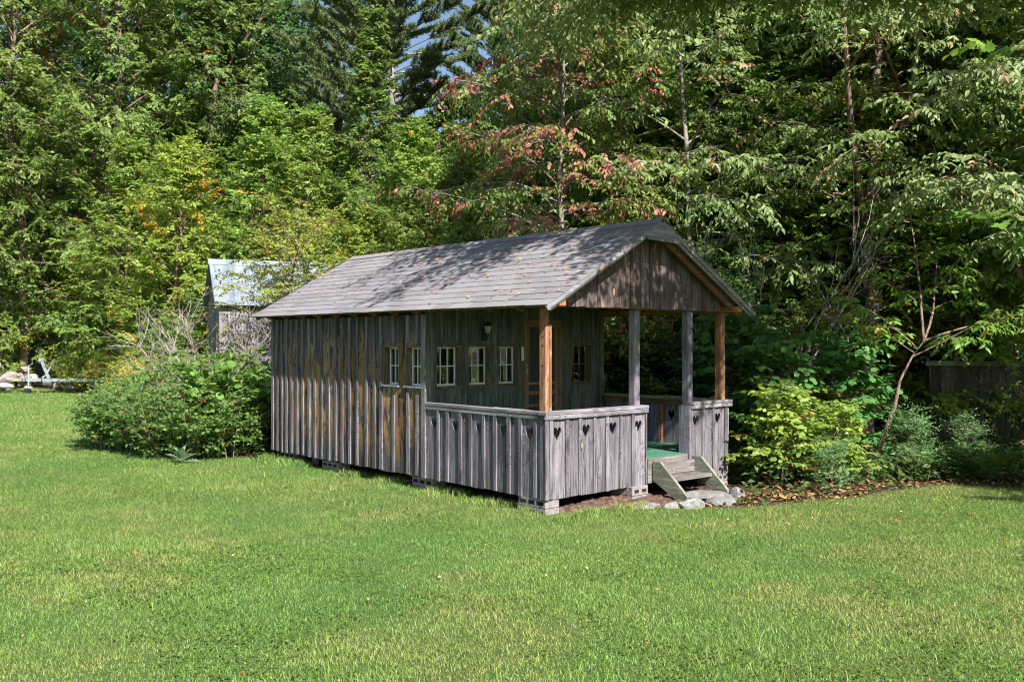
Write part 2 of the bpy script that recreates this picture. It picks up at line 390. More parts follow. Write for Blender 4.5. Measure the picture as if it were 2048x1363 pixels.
def board(name, parent, mat, u0, u1, z0, z1, pos, thick, face, jit=.004, ragged=.0):
    """vertical board on a plane; face 'x': plane x=pos (u runs along y), 'y': plane y=pos (u runs along x). thickness towards +."""
    b = MB()
    j = [rd.uniform(-jit, jit) for _ in range(4)]; zz = [z0 + rd.uniform(-ragged, ragged) * 1, z0 + rd.uniform(-ragged, ragged)]
    q = [(u0 + j[0], zz[0]), (u1 + j[1], zz[1]), (u1 + j[2], z1), (u0 + j[3], z1)]
    if face == 'x': vs = [(pos, u, z) for u, z in q] + [(pos + thick, u, z) for u, z in q]
    else: vs = [(u, pos, z) for u, z in q] + [(u, pos + thick, z) for u, z in q]
    b.add(vs, [(0, 1, 2, 3), (7, 6, 5, 4), (0, 4, 5, 1), (1, 5, 6, 2), (2, 6, 7, 3), (3, 7, 4, 0)])
    return b.build(name, mat, parent, center=True)

def heart(cu, cz, w=.112, h=.145, n=22):
    pts = []
    for i in range(n):
        t_ = 2 * math.pi * i / n
        x = 16 * math.sin(t_) ** 3; y = 13 * math.cos(t_) - 5 * math.cos(2 * t_) - 2 * math.cos(3 * t_) - math.cos(4 * t_)
        pts.append((cu + x / 32 * w, cz + (y + 2.5) / 29 * h))
    return pts

def heart_board(parent, mat, u0, u1, z0, z1, cu, cz, pos, thick, face, tilt=0):
    cu = min(max(cu, u0 + .062), u1 - .062)
    bm = bmesh.new()
    def P(u, z, d): return (pos + d, u, z) if face == 'x' else (u, pos + d, z)
    hp = heart(cu, cz)
    rect = [(u0, z0), (u1, z0), (u1, z1), (u0, z1)]
    loops = []
    for d in (0.0, thick):
        lr = [bm.verts.new(P(u, z, d)) for u, z in rect]; lh = [bm.verts.new(P(u, z, d)) for u, z in hp]
        es = [bm.edges.new((lr[i], lr[(i + 1) % 4])) for i in range(4)] + [bm.edges.new((lh[i], lh[(i + 1) % len(lh)])) for i in range(len(lh))]
        bmesh.ops.triangle_fill(bm, edges=es, use_beauty=True)
        loops.append((lr, lh))
    (r0, h0), (r1, h1) = loops
    for A, B in ((r0, r1), (h0, h1)):
        for i in range(len(A)): bm.faces.new((A[i], A[(i + 1) % len(A)], B[(i + 1) % len(A)], B[i]))
    bmesh.ops.recalc_face_normals(bm, faces=bm.faces)
    me = bpy.data.meshes.new('board'); bm.to_mesh(me); bm.free(); me.materials.append(mat)
    c = Vector(P((u0 + u1) / 2, (z0 + z1) / 2, thick / 2)); me.transform(Matrix.Translation(-c))
    return link('board', me, parent, c)

BT = .017   # batten thickness
def wall(parent, edges, z0, z1, pos, face, mat, bmat, battens, openings=(), out=-1, bw=.045, ragged=.01, zt=None):
    """openings: (u0,u1,z0,z1). boards 2 cm thick behind plane pos, battens proud of it (towards out)."""
    es = sorted(set(list(edges) + [e for o in openings for e in o[:2]]))
    es = [es[0]] + [e for a, e in zip(es, es[1:]) if e - a > .012]
    th = .02
    p0 = pos if out < 0 else pos - th
    for a, b in zip(es, es[1:]):
        m = (a + b) / 2; op = [o for o in openings if o[0] - .01 < m < o[1] + .01]
        top = zt(m) if zt else z1
        g = .002
        if op:
            board('board', parent, mat, a + g, b - g, z0, op[0][2], p0, th, face, 0.0, ragged)
            board('board', parent, mat, a + g, b - g, op[0][3], top, p0, th, face, 0.0)
        else: board('board', parent, mat, a + g, b - g, z0, top, p0, th, face, .0015, ragged)
    for u in battens:
        w = bw * rd.uniform(.85, 1.2)
        q0 = pos - BT if out < 0 else pos
        op = [o for o in openings if o[0] - .02 < u < o[1] + .02]
        top = (zt(u) if zt else z1) - .004
        if op:
            board('batten', parent, bmat, u - w / 2, u + w / 2, z0 + .005, op[0][2] - rd.uniform(.06, .12), q0, BT - .001, face, .008, ragged)
            board('batten', parent, bmat, u - w / 2, u + w / 2, op[0][3] + rd.uniform(.02, .06), top, q0, BT - .001, face, .004)
        else: board('batten', parent, bmat, u - w / 2, u + w / 2, z0 + .003, top, q0, BT - .001, face, .009, ragged)

# --- main walls: each has a dark sheathing mesh that carries its boards
# side wall (x = 0), faces the viewer's left
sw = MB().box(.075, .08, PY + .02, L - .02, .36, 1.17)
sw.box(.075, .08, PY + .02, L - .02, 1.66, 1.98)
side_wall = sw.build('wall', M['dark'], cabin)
side_op = [(2.03, 2.372, 1.178, 1.645), (2.488, 2.83, 1.178, 1.645)]
sb = [5.614, 5.476, 5.341, 5.207, 5.067, 4.905, 4.755, 4.589, 4.426, 4.247, 4.071, 3.899, 3.749, 3.566, 3.387, 3.177, 3.006, 2.856, 2.596, 2.30, 2.12]
wall(side_wall, [PY] + sorted(x for x in sb if x < 5.6) + [L], ZB, ZW, 0, 'x', M['side_z'], M['batten_z'], sb, side_op)
board('batten', side_wall, M['batten_z'], 1.955, 2.03, ZB, ZW, -.022, .021, 'x')
# porch back wall (y = PY)
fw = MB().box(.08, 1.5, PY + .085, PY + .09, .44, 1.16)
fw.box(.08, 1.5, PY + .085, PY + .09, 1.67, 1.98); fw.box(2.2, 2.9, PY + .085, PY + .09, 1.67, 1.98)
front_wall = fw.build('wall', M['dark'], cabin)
fop = [(.161, .536, 1.175, 1.65), (.637, .992, 1.175, 1.65), (1.089, 1.445, 1.175, 1.65), (2.345, 2.744, 1.145, 1.665), (1.52, 2.155, .435, 1.965)]
fb = [.233, .462, .646, .81, 1.009, 1.188, 1.292, 1.738, 2.345, 2.553, 2.744, 2.895]
wall(front_wall, [0.021, .30, .586, .81, 1.04, 1.29, 1.6, 1.9, 2.25, 2.553, 2.82, 2.96], .30, 2.30, PY, 'y', M['porch_z'], M['porch_z'], [x for x in fb if not 1.5 < x < 2.2], fop, bw=.04, zt=lambda x: roof_z(x) - .03)
# right wall and back wall
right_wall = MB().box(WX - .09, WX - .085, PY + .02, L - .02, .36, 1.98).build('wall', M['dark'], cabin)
wall(right_wall, list(np.arange(PY, L, .2)) + [L], ZB, ZW, WX, 'x', M['porch_z'], M['porch_z'], list(np.arange(PY + .2, L, .2)), out=1)
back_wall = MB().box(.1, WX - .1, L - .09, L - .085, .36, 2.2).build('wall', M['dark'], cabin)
ztop = lambda x: roof_z(x) - .03
wall(back_wall, list(np.arange(.021, WX - .1, .2)) + [WX - .021], ZB, ZW, L, 'y', M['porch_z'], M['porch_z'], list(np.arange(.22, WX - .1, .2)), out=1, zt=ztop)
# inside partition ceiling keeps the room dark
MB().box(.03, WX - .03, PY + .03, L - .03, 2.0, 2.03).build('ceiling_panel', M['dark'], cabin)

# --- windows
def window(face, u0, u1, z0, z1, plane, name='window', wp=M['white_paint'], jm=M['jamb'], depth=.085):
    g = .003
    def bx(mb, a, b, c, d, e, f):  # a..b along u, c..d depth from plane, e..f z
        if face == 'x': mb.box(plane + c, plane + d, a, b, e, f)
        else: mb.box(a, b, plane + c, plane + d, e, f)
    fr_ = MB(); t_ = .022
    bx(fr_, u0 + g, u0 + t_, -.002, depth + .03, z0 + .002, z1 - g); bx(fr_, u1 - t_, u1 - g, -.002, depth + .03, z0 + .002, z1 - g)
    bx(fr_, u0 + t_, u1 - t_, -.002, depth + .03, z1 - t_, z1 - g)
    w = fr_.build(name, jm, cabin)
    sl_ = MB(); bx(sl_, u0 - .005, u1 + .008, -.03, depth + .03, z0 - .016, z0 + .001); sl_.build('sill', M['sill'] if face == 'x' else M['jamb'], w)
    a, b, c, d = u0 + t_, u1 - t_, z0 + .003, z1 - t_
    s = .016
    sa = MB(); bx(sa, a, a + s, depth, depth + .022, c, d); bx(sa, b - s, b, depth, depth + .022, c, d)
    bx(sa, a + s, b - s, depth, depth + .022, c, c + .024); bx(sa, a + s, b - s, depth, depth + .022, d - s, d)
    sa.build('sash', wp, w)
    cols = 3; m_ = .010
    us = [a + s + (b - a - 2 * s) * i / cols for i in range(cols + 1)]; zs = [c + .024, (c + d) / 2 + .005, d - s]
    for u in us[1:-1]:
        mb = MB(); bx(mb, u - m_ / 2, u + m_ / 2, depth + .003, depth + .019, c + .024, d - s); mb.build('muntin', wp, w, center=True)
    mb = MB(); bx(mb, a + s, b - s, depth + .001, depth + .021, zs[1] - m_ / 2, zs[1] + m_ / 2); mb.build('muntin', wp, w, center=True)
    for i in range(cols):
        for k in range(2):
            mb = MB(); p0 = us[i] + (m_ / 2 if i else 0); p1 = us[i + 1] - (m_ / 2 if i < cols - 1 else 0)
            q0 = zs[k] + (m_ / 2 if k else 0); q1 = zs[k + 1] - (m_ / 2 if k == 0 else 0)
            bx(mb, p0, p1, depth + .009, depth + .012, q0, q1)
            o = mb.build('pane', M['glass'], w, center=True)
            o.rotation_euler = (rd.uniform(-.008, .008), 0, rd.uniform(-.012, .012))
    return w
for o in side_op: window('x', *o, 0)
for o in fop[:3]: window('y', *o, PY)
window('y', *fop[3], PY, wp=M['jamb'])

# --- door: screen door of brown wood with three low rails
x0, x1, z0, z1 = fop[4]
dr = MB(); y0, y1 = PY - .006, PY + .05
dr.box(x0 + .002, x0 + .03, y0 - .01, y1, z0, z1 - .002); dr.box(x1 - .03, x1 - .002, y0 - .01, y1, z0, z1 - .002); dr.box(x0 + .03, x1 - .03, y0 - .01, y1, z1 - .03, z1 - .002)
door = dr.build('door', M['door'], cabin)
a, b = x0 + .034, x1 - .034; st_ = .055
for p in ((a, a + st_), (b - st_, b)): MB().box(*p, PY + .005, PY + .035, z0 + .01, z1 - .034).build('stile', M['door'], door, center=True)
for q in ((z1 - .09, z1 - .034), (1.155, 1.185), (1.03, 1.075), (.875, .915), (.72, .76), (.46, .56)):
    MB().box(a + st_, b - st_, PY + .006, PY + .034, *q).build('rail', M['door'], door, center=True)
MB().box(a + st_ + .02, a + st_ + .028, PY + .012, PY + .03, 1.19, z1 - .09).build('stop', M['door'], door, center=True)
MB().box(a + st_, b - st_, PY + .0385, PY + .0405, z0 + .01, z1 - .05).build('screen', M['screen'], door)
hd = MB().box(a + .002, a + .035, PY - .006, PY + .004, 1.29, 1.41)
hd.tube([(a + .018, PY - .005, 1.375), (a + .018, PY - .045, 1.372), (a - .06, PY - .05, 1.365)], .008, 8)
hd.build('handle', M['brass'], door)

# --- porch floor and frame
fl = MB()
pf = MB().box(.03, WX - .03, .03, L - .03, .20, .385).build('floor_frame', M['fresh_x'], cabin)
nb = 14
for i in range(nb):
    ya = .03 + (PY - .035) * i / nb; yb = .03 + (PY - .035) * (i + 1) / nb - .003
    MB().box(.03, WX - .03, ya, yb, .388, .43).build('floor_board', M['green_floor'], pf, center=True)
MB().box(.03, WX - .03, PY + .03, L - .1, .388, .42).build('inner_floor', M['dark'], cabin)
MB().box(1.49, 2.17, -.03, .028, .36, .432).build('nosing', M['step_x'], cabin, bevel=.003)
MB().box(1.49, 2.17, -.022, .026, .17, .357).build('riser', M['step_x'], cabin)

# --- railings with heart boards
def railing(face, plane, edges, battens, hearts, out, mat=M['rail_z'], bmat=M['rail_z'], z0=ZB, capm=None, ext=(0, 0), oc=.034, ot=.031):
    e0, e1 = edges[0], edges[-1]
    th = .02; p0 = plane if out < 0 else plane - th
    def bx(mb, a, b, c, d, e, f):
        if face == 'x': mb.box(plane + min(c, d), plane + max(c, d), a, b, e, f)
        else: mb.box(a, b, plane + min(c, d), plane + max(c, d), e, f)
    s = -out
    cap = MB(); bx(cap, e0 + ext[0], e1 + ext[1], -s * oc, s * .085, ZR - .034, ZR)
    r = cap.build('railing', capm, cabin, bevel=.004)
    tr_ = MB(); bx(tr_, e0 + ext[0] + .002, e1 + ext[1] - .002, -s * ot, -s * .001, ZR - .078, ZR - .037); tr_.build('top_trim', capm, r, bevel=.003)
    ir = MB(); bx(ir, e0 + .01, e1 - .01, s * .022, s * .06, ZR - .10, ZR - .037); ir.build('inner_rail', M['fresh_x'], r)
    for a, b in zip(edges, edges[1:]):
        hs_ = [h for h in hearts if a < h[0] < b]
        if hs_: heart_board(r, mat, a + .0015, b - .0015, z0 + rd.uniform(-.006, .006), ZR - .037, hs_[0][0], hs_[0][1], p0, th, face)
        else: board('board', r, mat, a + .0015, b - .0015, z0, ZR - .037, p0, th, face, .001, .006)
    for u, w in battens:
        q0 = plane - BT if out < 0 else plane
        board('batten', r, bmat, u - w / 2, u + w / 2, z0 + rd.uniform(-.004, .01), ZR - .08, q0, BT - .001, face, .005, .004)
    return r
# front, left of the steps
railing('y', 0, [0.0, .063, .279, .463, .679, .863, 1.065, 1.26, 1.485], [(-.0 + .005, .05), (.060, .05), (.279, .042), (.463, .045), (.679, .042), (.863, .042), (1.065, .02), (1.26, .042), (1.476, .022)],
        [(.155, .782), (.560, .785), (.96, .784), (1.362, .781)], -1, capm=M['rail_x'], ext=(-.034, .014))
# front, right of the steps
rr = railing('y', 0, [2.245, 2.473, 2.667, 2.90, 2.98], [(2.262, .03), (2.473, .042), (2.667, .042), (2.915, .045)], [(2.35, .783), (2.762, .788)], -1, capm=M['rail_x'], ext=(-.01, .034))
MB().box(2.222, 2.243, -.012, .14, ZB + .02, ZR - .038).build('end_board', M['grey_post'], rr)
MB().box(2.246, 2.29, .025, .11, ZB + .05, ZR - .037).build('stud', M['grey_post'], rr)
# side of the porch
railing('x', 0, [.0225, .35, .54, .754, .937, 1.151, 1.331, 1.558, 1.724, 1.955], [(.045, .05), (.143, .042), (.361, .045), (.54, .045), (.754, .045), (.937, .042), (1.151, .042), (1.331, .045), (1.558, .045), (1.724, .045)],
        [(.239, .774), (.63, .767), (1.022, .768), (1.425, .763), (1.815, .773)], -1, capm=M['rail_y'], ext=(.0635, 0), oc=.023, ot=.0185)
# far side of the porch
fr_r = railing('x', WX, [.0225, .30, .52, .74, .96, 1.18, 1.40, 1.62, 1.82, 1.96], [(u, .042) for u in (.1, .3, .52, .74, .96, 1.18, 1.40, 1.62, 1.82)],
        [(.40, .774), (.85, .77), (1.29, .77), (1.72, .77)], 1, mat=M['grey_post'], capm=M['moss_y'], ext=(.036, 0))
MB().box(WX - .10, WX - .061, .94, .985, .43, ZR - .101).build('stud', M['fresh_z'], fr_r)

# --- posts and beams
def post(x0, x1, y0, y1, z0, z1, mat, hole_discs=()):
    p = MB().box(x0, x1, y0, y1, z0, z1).build('post', mat, cabin, bevel=.004)
    for hz, hx, r in hole_discs:
        mb = MB(); mb.tube([(hx, y0 - .0025, hz), (hx, y0 + .012, hz)], r, 10); mb.build('hole_shade_disc', M['hole_shade_felt'], p)  # dark disc proud of the post, painting the shade inside a hole
    return p
p1 = post(.022, .072, .03, .118, .43, 2.035, M['fresh_z'])
for hz in (1.74, 1.655, 1.46): MB().tube([(.0205, .07, hz), (.033, .07, hz)], .010, 10).build('hole_shade_disc', M['hole_shade_felt'], p1)  # same dark discs on the side face, hole shade put into colour
post(.074, .105, .024, .112, .43, 1.86, M['fresh_z'], [(1.845, .089, .006), (1.2, .09, .004)])
post(1.385, 1.472, .075, .16, .43, 2.035, M['grey_post'], [(1.86, 1.44, .009), (1.72, 1.44, .007), (1.5, 1.44, .009), (1.07, 1.445, .007)])
post(2.245, 2.335, .03, .115, .43, 2.035, M['grey_post'], [(1.84, 2.31, .009), (1.6, 2.31, .007), (1.42, 2.31, .008), (1.07, 2.315, .007)])
post(2.865, 2.95, .03, .118, .43, 2.035, M['fresh_z'], [(1.85, 2.88, .009), (1.62, 2.88, .009), (1.4, 2.88, .007), (1.1, 2.88, .008)])
for x in (.003, WX - .093): MB().box(x, x + .09, -.185, L - .05, 2.037, 2.10).build('beam', M['fresh_y'], cabin, bevel=.004)
MB().box(.095, WX - .095, .04, .11, 2.037, 2.11).build('beam', M['fresh_x'], cabin)

# --- gable over the porch
def roof_z(x, off=0.0): return EZ + off + ((x - EX) if x < RX else (2 * RX - EX - x)) * math.tan(TH)
gb = MB().box(.34, 2.64, .022, .038, 2.112, 2.18).build('gable', M['fresh_x'], cabin)
ge = [.275, .42, .56, .735, .93, 1.10, 1.245, 1.40, 1.56, 1.74, 1.92, 2.08, 2.24, 2.40, 2.56, 2.72, 2.83]
for i, (a, b) in enumerate(zip(ge, ge[1:])):
    mb = MB(); g = .0018; zb = 2.045 + .004 * math.sin(i * 2.1)
    tp = [(a + g, roof_z(a) - .05), (b - g, roof_z(b) - .05)]
    if a < RX < b: tp = [(a + g, roof_z(a) - .05), (RX, roof_z(RX) - .05), (b - g, roof_z(b) - .05)]
    ol = [(a + g, zb), (b - g, zb)] + tp[::-1]
    d = rd.uniform(-.002, .002)
    mb.prism(ol, .0 + d, .02 + d, 1); mb.build('board', M['gable_z'], gb, center=True)
for u in (.425, .735, 1.245, 1.56, 2.40, 2.72):
    mb = MB(); w = .02
    mb.prism([(u - w, 2.043), (u + w, 2.043), (u + w, roof_z(u + w) - .05), (u - w, roof_z(u - w) - .05)] , -.012, -.0025, 1); mb.build('batten', M['gable_z'], gb, center=True)

# --- roof
def roof_slab(mb, side, n0, n1, s0, s1, y0, y1):
    """n offset below(-)/above surface, s along slope from the eave"""
    c, s_ = math.cos(TH), math.sin(TH)
    pts = []
    for s, n_ in ((s0, n0), (s1, n0), (s1, n1), (s0, n1)):
        x = EX + s * c - n_ * s_; z = EZ + s * s_ + n_ * c
        pts.append((x if side > 0 else 2 * RX - x, z))
    return mb.prism(pts, y0, y1, 1)
SL = (RX - EX) / math.cos(TH)
rf = MB(); roof_slab(rf, 1, -.018, 0, 0, SL - .002, FY + .03, BY - .01); roof_slab(rf, -1, -.018, 0, 0, SL - .002, FY + .03, BY - .01)
roof = rf.build('roof', M['soffit'], cabin)
# shingles on the visible slope: 15 courses of 20 tabs
NC, NTB = 15, 20; EXP = (SL + .02) / NC; TW = (BY - FY + .04) / NTB
def tab_mesh(w, seed):
    r_ = random.Random(seed); e = EXP
    mb = MB(); q = [r_.uniform(-.003, .003) for _ in range(4)]
    # local: x up the slope, y along the roof, z normal
    lo = .0095 + r_.uniform(0, .0015)
    vs = [(q[0], .005, .0035), (q[1], w - .005, .0035), (e + .012, w - .005, -.001), (e + .012, .005, -.001),
          (q[0], .005, lo), (q[1], w - .005, lo), (e + .012, w - .005, .0045), (e + .012, .005, .0045)]
    mb.add(vs, [(0, 1, 2, 3), (7, 6, 5, 4), (0, 4, 5, 1), (1, 5, 6, 2), (2, 6, 7, 3), (3, 7, 4, 0)])
    me = bpy.data.meshes.new('shingle'); me.from_pydata(mb.v, [], mb.f); me.update()
    bm = bmesh.new(); bm.from_mesh(me); bmesh.ops.recalc_face_normals(bm, faces=bm.faces); bm.to_mesh(me); bm.free()
    me.materials.append(M['shingle']); return me
tabs = [tab_mesh(TW, i) for i in range(5)]; short = {}
for i in range(NC):
    offs = ((i % 3) / 3.0) * TW
    s = -.018 + i * EXP
    for j in range(NTB):
        y = FY - .02 + j * TW + (offs if j else 0); me = rd.choice(tabs)
        if j == 0 and offs:       # first tab of a shifted course reaches back to the rake
            me = short.setdefault(('a', i % 3), tab_mesh(TW + offs, 50 + i % 3))
        if j == NTB - 1 and offs:
            me = short.setdefault(('b', i % 3), tab_mesh(TW - offs, 60 + i % 3))
        link('shingle', me, roof, (EX + s * math.cos(TH), y, EZ + s * math.sin(TH)), (0, -TH, 0))
mb = MB()
for i in range(NC):   # hidden slope
    s = -.018 + i * EXP
    for j in range(NTB + 1):
        y = FY - .02 + j * TW + ((i % 3) / 3.0 - .5) * TW; ya = max(y, FY - .02) + .002; yb = min(y + TW, BY + .02) - .002
        if yb > ya: roof_slab(mb, -1, -.001, .005 + .003 * ((i + j) % 2), s, s + EXP - .003, ya, yb)
tag(mb.build('far_shingles', M['shingle'], roof), kind='stuff')
mb = MB()
for sgn in (1, -1): roof_slab(mb, sgn, .012, .017, SL - .12, SL + .008, FY - .022, BY + .02)
mb.build('ridge_cap', M['shingle'], roof)
# drip edge and dark felt under the shingles
mb = MB(); roof_slab(mb, 1, .0004, .0016, .0, SL - .03, FY, BY - .01); mb.build('felt', M['hole_shade_felt'], roof)
mb = MB(); roof_slab(mb, 1, -.004, .002, -.012, .0, FY + .0, BY); mb.build('drip_edge', M['hole_shade_felt'], roof)
# rake boards (doubled) with dark drip line above
for sgn in (1, -1):
    for yy, d0, d1, s0 in ((FY - .012, -.046, -.004, -.03), (FY + .013, -.072, -.02, .01)):
        m2 = MB(); roof_slab(m2, sgn, d0, d1, s0, SL - .003 + d0 * .5, yy, yy + .022); m2.build('rake_board', M['rake'], roof)
    m2 = MB(); roof_slab(m2, sgn, -.085, -.02, .03, SL - .05, BY - .035, BY - .013); m2.build('rake_board', M['rake'], roof)
# gusset plate at the apex
zr = RZ - .05
g2 = MB().prism([(RX, RZ - .035), (RX - .28, roof_z(RX - .28) - .035), (RX - .24, roof_z(RX - .28) - .07), (RX + .30, roof_z(RX + .30) - .075), (RX + .30, roof_z(RX + .30) - .035)], FY - .020, FY - .013, 1)
g2.build('gusset_plate', M['rake'], roof)
g3 = MB().prism([(RX, RZ - .06), (RX - .2, roof_z(RX - .2) - .08), (RX + .2, roof_z(RX + .2) - .08)], -.2, L, 1); g3.build('ridge_board', M['soffit'], roof)
# rafters with tails
for k, y in enumerate(np.linspace(-.12, L - .05, 14)):
    for sgn in (1, -1):
        m2 = MB(); c, s_ = math.cos(TH), math.sin(TH)
        P0 = lambda s, n_: (EX + s * c - n_ * s_, EZ + s * s_ + n_ * c)
        ol = [P0(.035, -.02), P0(SL - .05, -.02), P0(SL - .10, -.105), P0(.21, -.13), P0(.14, -.13)]
        if sgn < 0: ol = [(2 * RX - x, z) for x, z in ol]
        m2.prism(ol, y, y + .038, 1); m2.build('rafter', M['fresh_y'] if k > 4 else M['fresh_x'], roof)

# --- things on the cabin
def cabloc(x, y, z):
    return (CAB_P[0] + x * math.cos(CAB_A) - y * math.sin(CAB_A), CAB_P[1] + x * math.sin(CAB_A) + y * math.cos(CAB_A), z)
lant = tag(empty('wall_lantern', cabloc(.86, PY, 1.80), CAB_A), 'dark wall lantern with a pale glass shade between porch windows', 'wall lamp')
MB().box(-.035, .035, -.035, -.014, -.10, .06).build('back_plate', M['black'], lant, bevel=.006)
MB().tube([(0, -.03, -.06), (0, -.07, -.085), (0, -.10, -.05), (0, -.10, -.01)], .008, 8).build('arm', M['black'], lant)
mb = MB(); mb.tube([(0, -.10, -.005), (0, -.10, .075)], [.028, .048], 6); mb.build('shade', M['lampglass'], lant)
mb = MB(); mb.tube([(0, -.10, .078), (0, -.10, .088), (0, -.10, .125), (0, -.10, .14)], [.062, .058, .018, .006], 6); mb.build('cap', M['black'], lant)
th = tag(empty('thermometer', cabloc(1.487, PY, 1.54), CAB_A), 'slim white thermometer beside the screen door', 'thermometer')
mb = MB(); mb.prism([(-.019, -.07), (-.012, -.085), (.012, -.085), (.019, -.07), (.019, .075), (.010, .09), (-.010, .09), (-.019, .075)], -.024, -.014, 1); mb.build('case', M['white'], th, rot=(0, -.05, 0))
mb = MB(); mb.tube([(0, -.026, -.055), (0, -.026, .06)], .0025, 6); mb.build('tube', M['redmark'], th)

# --- steps
steps = tag(empty('porch_steps', cabloc(1.55, 0, 0), CAB_A), 'mossy wooden porch steps with slanted side boards leading to the green floor', 'steps')
for x in (0.0, .70):
    mb = MB(); dz = 0.0 if x == 0 else .0
    ol = [(-.035, .375), (-.035, .20), (-.36, .02), (-.50, .012), (-.50, .075), (-.14, .405), (-.04, .405)]
    if x: ol = [(y, z + .005) for y, z in ol]
    mb.prism(ol, x, x + .038, 0); mb.build('side_board', M['step_y'], steps, bevel=.003)
MB().box(.038, .70, -.30, -.055, .205, .24).build('tread', M['step_x'], steps, bevel=.003)
MB().box(.038, .70, -.058, -.036, .245, .372).build('riser_board', M['step_x'], steps)

# --- concrete blocks
def block(loc, rz, label, w=.19, l=.39, h=.095, rows=2, holes_on='y'):
    e = tag(empty('concrete_block', loc, rz), label, 'concrete block', 'concrete blocks under the cabin')
    for k in range(rows):
        z = k * (h + .004); dx = rd.uniform(-.006, .006)
        b = MB(); b.box(-l / 2 + dx, l / 2 + dx, -w / 2, w / 2, z, z + h)
        body = b.build('body', M['concrete'], e, bevel=.004)
        for i in (-1, 0, 1):
            if l < .3 and i == 0: continue
            cx = i * (l / 3.1) if l > .3 else i * l / 4.2
            MB().box(cx + dx - l * .11 * (1 if l > .3 else 1.3), cx + dx + l * .11 * (1 if l > .3 else 1.3), -w / 2 - .002, -w / 2 + .01, z + h * .3, z + h * .68).build('hollow_shade', M['slot_shade'], body)  # dark box proud of the face; the slot's shade is its colour
    return e
block(cabloc(.095, .20, -.035), CAB_A - R(90), 'stacked pale concrete blocks under the near porch corner')
block(cabloc(1.32, .10, -.03), CAB_A, 'short stack of concrete blocks with two rows of slots beside the steps', w=.32, l=.25, h=.093)
block(cabloc(.13, 4.12, -.05), CAB_A - R(90), 'concrete blocks half hidden in grass under the side wall', h=.09)
block(cabloc(.14, 2.1, -.06), CAB_A - R(90), 'shaded concrete blocks under the side corner where porch meets wall', h=.10)
block(cabloc(2.86, .15, -.04), CAB_A, 'concrete blocks under the far porch corner beside the shrub', h=.095, w=.3, l=.2)
block(cabloc(.2, 5.4, -.06), CAB_A - R(90), 'concrete blocks in shade under the rear corner of the cabin', h=.10)

def rock(name, loc, size, mat, label, seed, cat='stone', flat=0.0, group=None, rz=0.0):
    bm = bmesh.new(); bmesh.ops.create_icosphere(bm, subdivisions=3, radius=.5)
    r_ = np.random.RandomState(seed); dirs = r_.normal(size=(14, 3)); dirs /= np.linalg.norm(dirs, axis=1)[:, None]; offs = r_.uniform(.28, .46, 14)
    for v in bm.verts:
        c = np.array(v.co)
        for d_, o_ in zip(dirs, offs):
            k = c @ d_
            if k > o_: c = c - d_ * (k - o_) * .85
        c *= 1 + .05 * math.sin(c[0] * 17 + seed) * math.cos(c[1] * 13)
        v.co = Vector(c) 
    for v in bm.verts: v.co = Vector((v.co.x * size[0], v.co.y * size[1], v.co.z * size[2]))
    me = bpy.data.meshes.new(name); bm.to_mesh(me); bm.free(); me.materials.append(mat)
    o = link(name, me, None, loc, (0, 0, rz)); tag(o, label, cat, group); return o
rock('stone', (1.83, 9.58, .01), (.33, .18, .20), M['stone_w'], 'whitish rounded stone lying in front of the left step board', 5, rz=.3)
rock('stone', (1.62, 9.60, .005), (.19, .17, .15), M['stone_w'], 'smaller whitish stone beside the foot of the left step board', 9, rz=1.0)
rock('step_stone', (2.07, 10.02, .06), (.62, .42, .11), M['stone_g'], 'flat grey slab lying below the wooden tread as first step', 15, rz=.7)
rock('stone', (2.2, 9.88, .02), (.50, .36, .20), M['stone_g'], 'squat grey stone under the flat slab right of the white stones', 21, rz=.5)
rock('stone', (2.44, 10.15, .03), (.2, .2, .2), M['stone_g'], 'small dark stone at the foot of the right step board', 22, rz=.5)
rock('step_stone', (1.38, 9.66, .0), (.52, .32, .09), M['stone_g'], 'flat grey slab set in the grass before the slotted concrete blocks', 25, rz=.6)
rock('stone', (-2.70, 12.93, .05), (.11, .11, .26), M['stone_w'], 'pointed pale stone standing against the side wall in the grass', 31)
rock('stone', (-1.24, 11.25, .0), (.30, .17, .11), M['stone_w'], 'flat pale stone tilted under the middle of the side wall', 33, rz=-.7)
rock('stone', (-1.48, 11.5, .0), (.20, .13, .10), M['stone_p'], 'small rusty pink stone under the middle of the side wall', 35, rz=-.7)

# ------------------------------------------------------------------ vegetation
DIAM = (np.array([(0, 0, 0), (.45, .5, .07), (1, 0, -.10), (.45, -.5, .07)]), np.array([(0, 1, 2), (0, 2, 3)]))
LANCE = (np.array([(0, 0, 0), (.33, .5, .04), (.72, .34, -.06), (1, 0, -.24), (.72, -.34, -.06), (.33, -.5, .04), (.5, 0, -.06)]),
         np.array([(0, 1, 6), (1, 2, 6), (2, 3, 6), (3, 4, 6), (4, 5, 6), (5, 0, 6)]))
_mp = [(0, 0), (.12, .22), (-.05, .5), (.3, .42), (.42, .62), (.55, .28), (.72, .34), (1, 0)]
_mp = _mp + [(a, -b) for a, b in _mp[1:-1]][::-1]
MAPLE = (np.array([(a, b, .10 * abs(b) - .12 * a * a) for a, b in _mp] + [(.38, 0, -.05)]), np.array([(i, (i + 1) % 14, 14) for i in range(14)]))
ROUND = (np.array([(.0, 0, 0), (.2, .45, .05), (.7, .5, .0), (1, 0, -.1), (.7, -.5, .0), (.2, -.45, .05)]), np.array([(0, 1, 5), (1, 2, 4), (1, 4, 5), (2, 3, 4)]))

def nrm(a): return a / np.maximum(np.linalg.norm(a, axis=-1, keepdims=True), 1e-9)

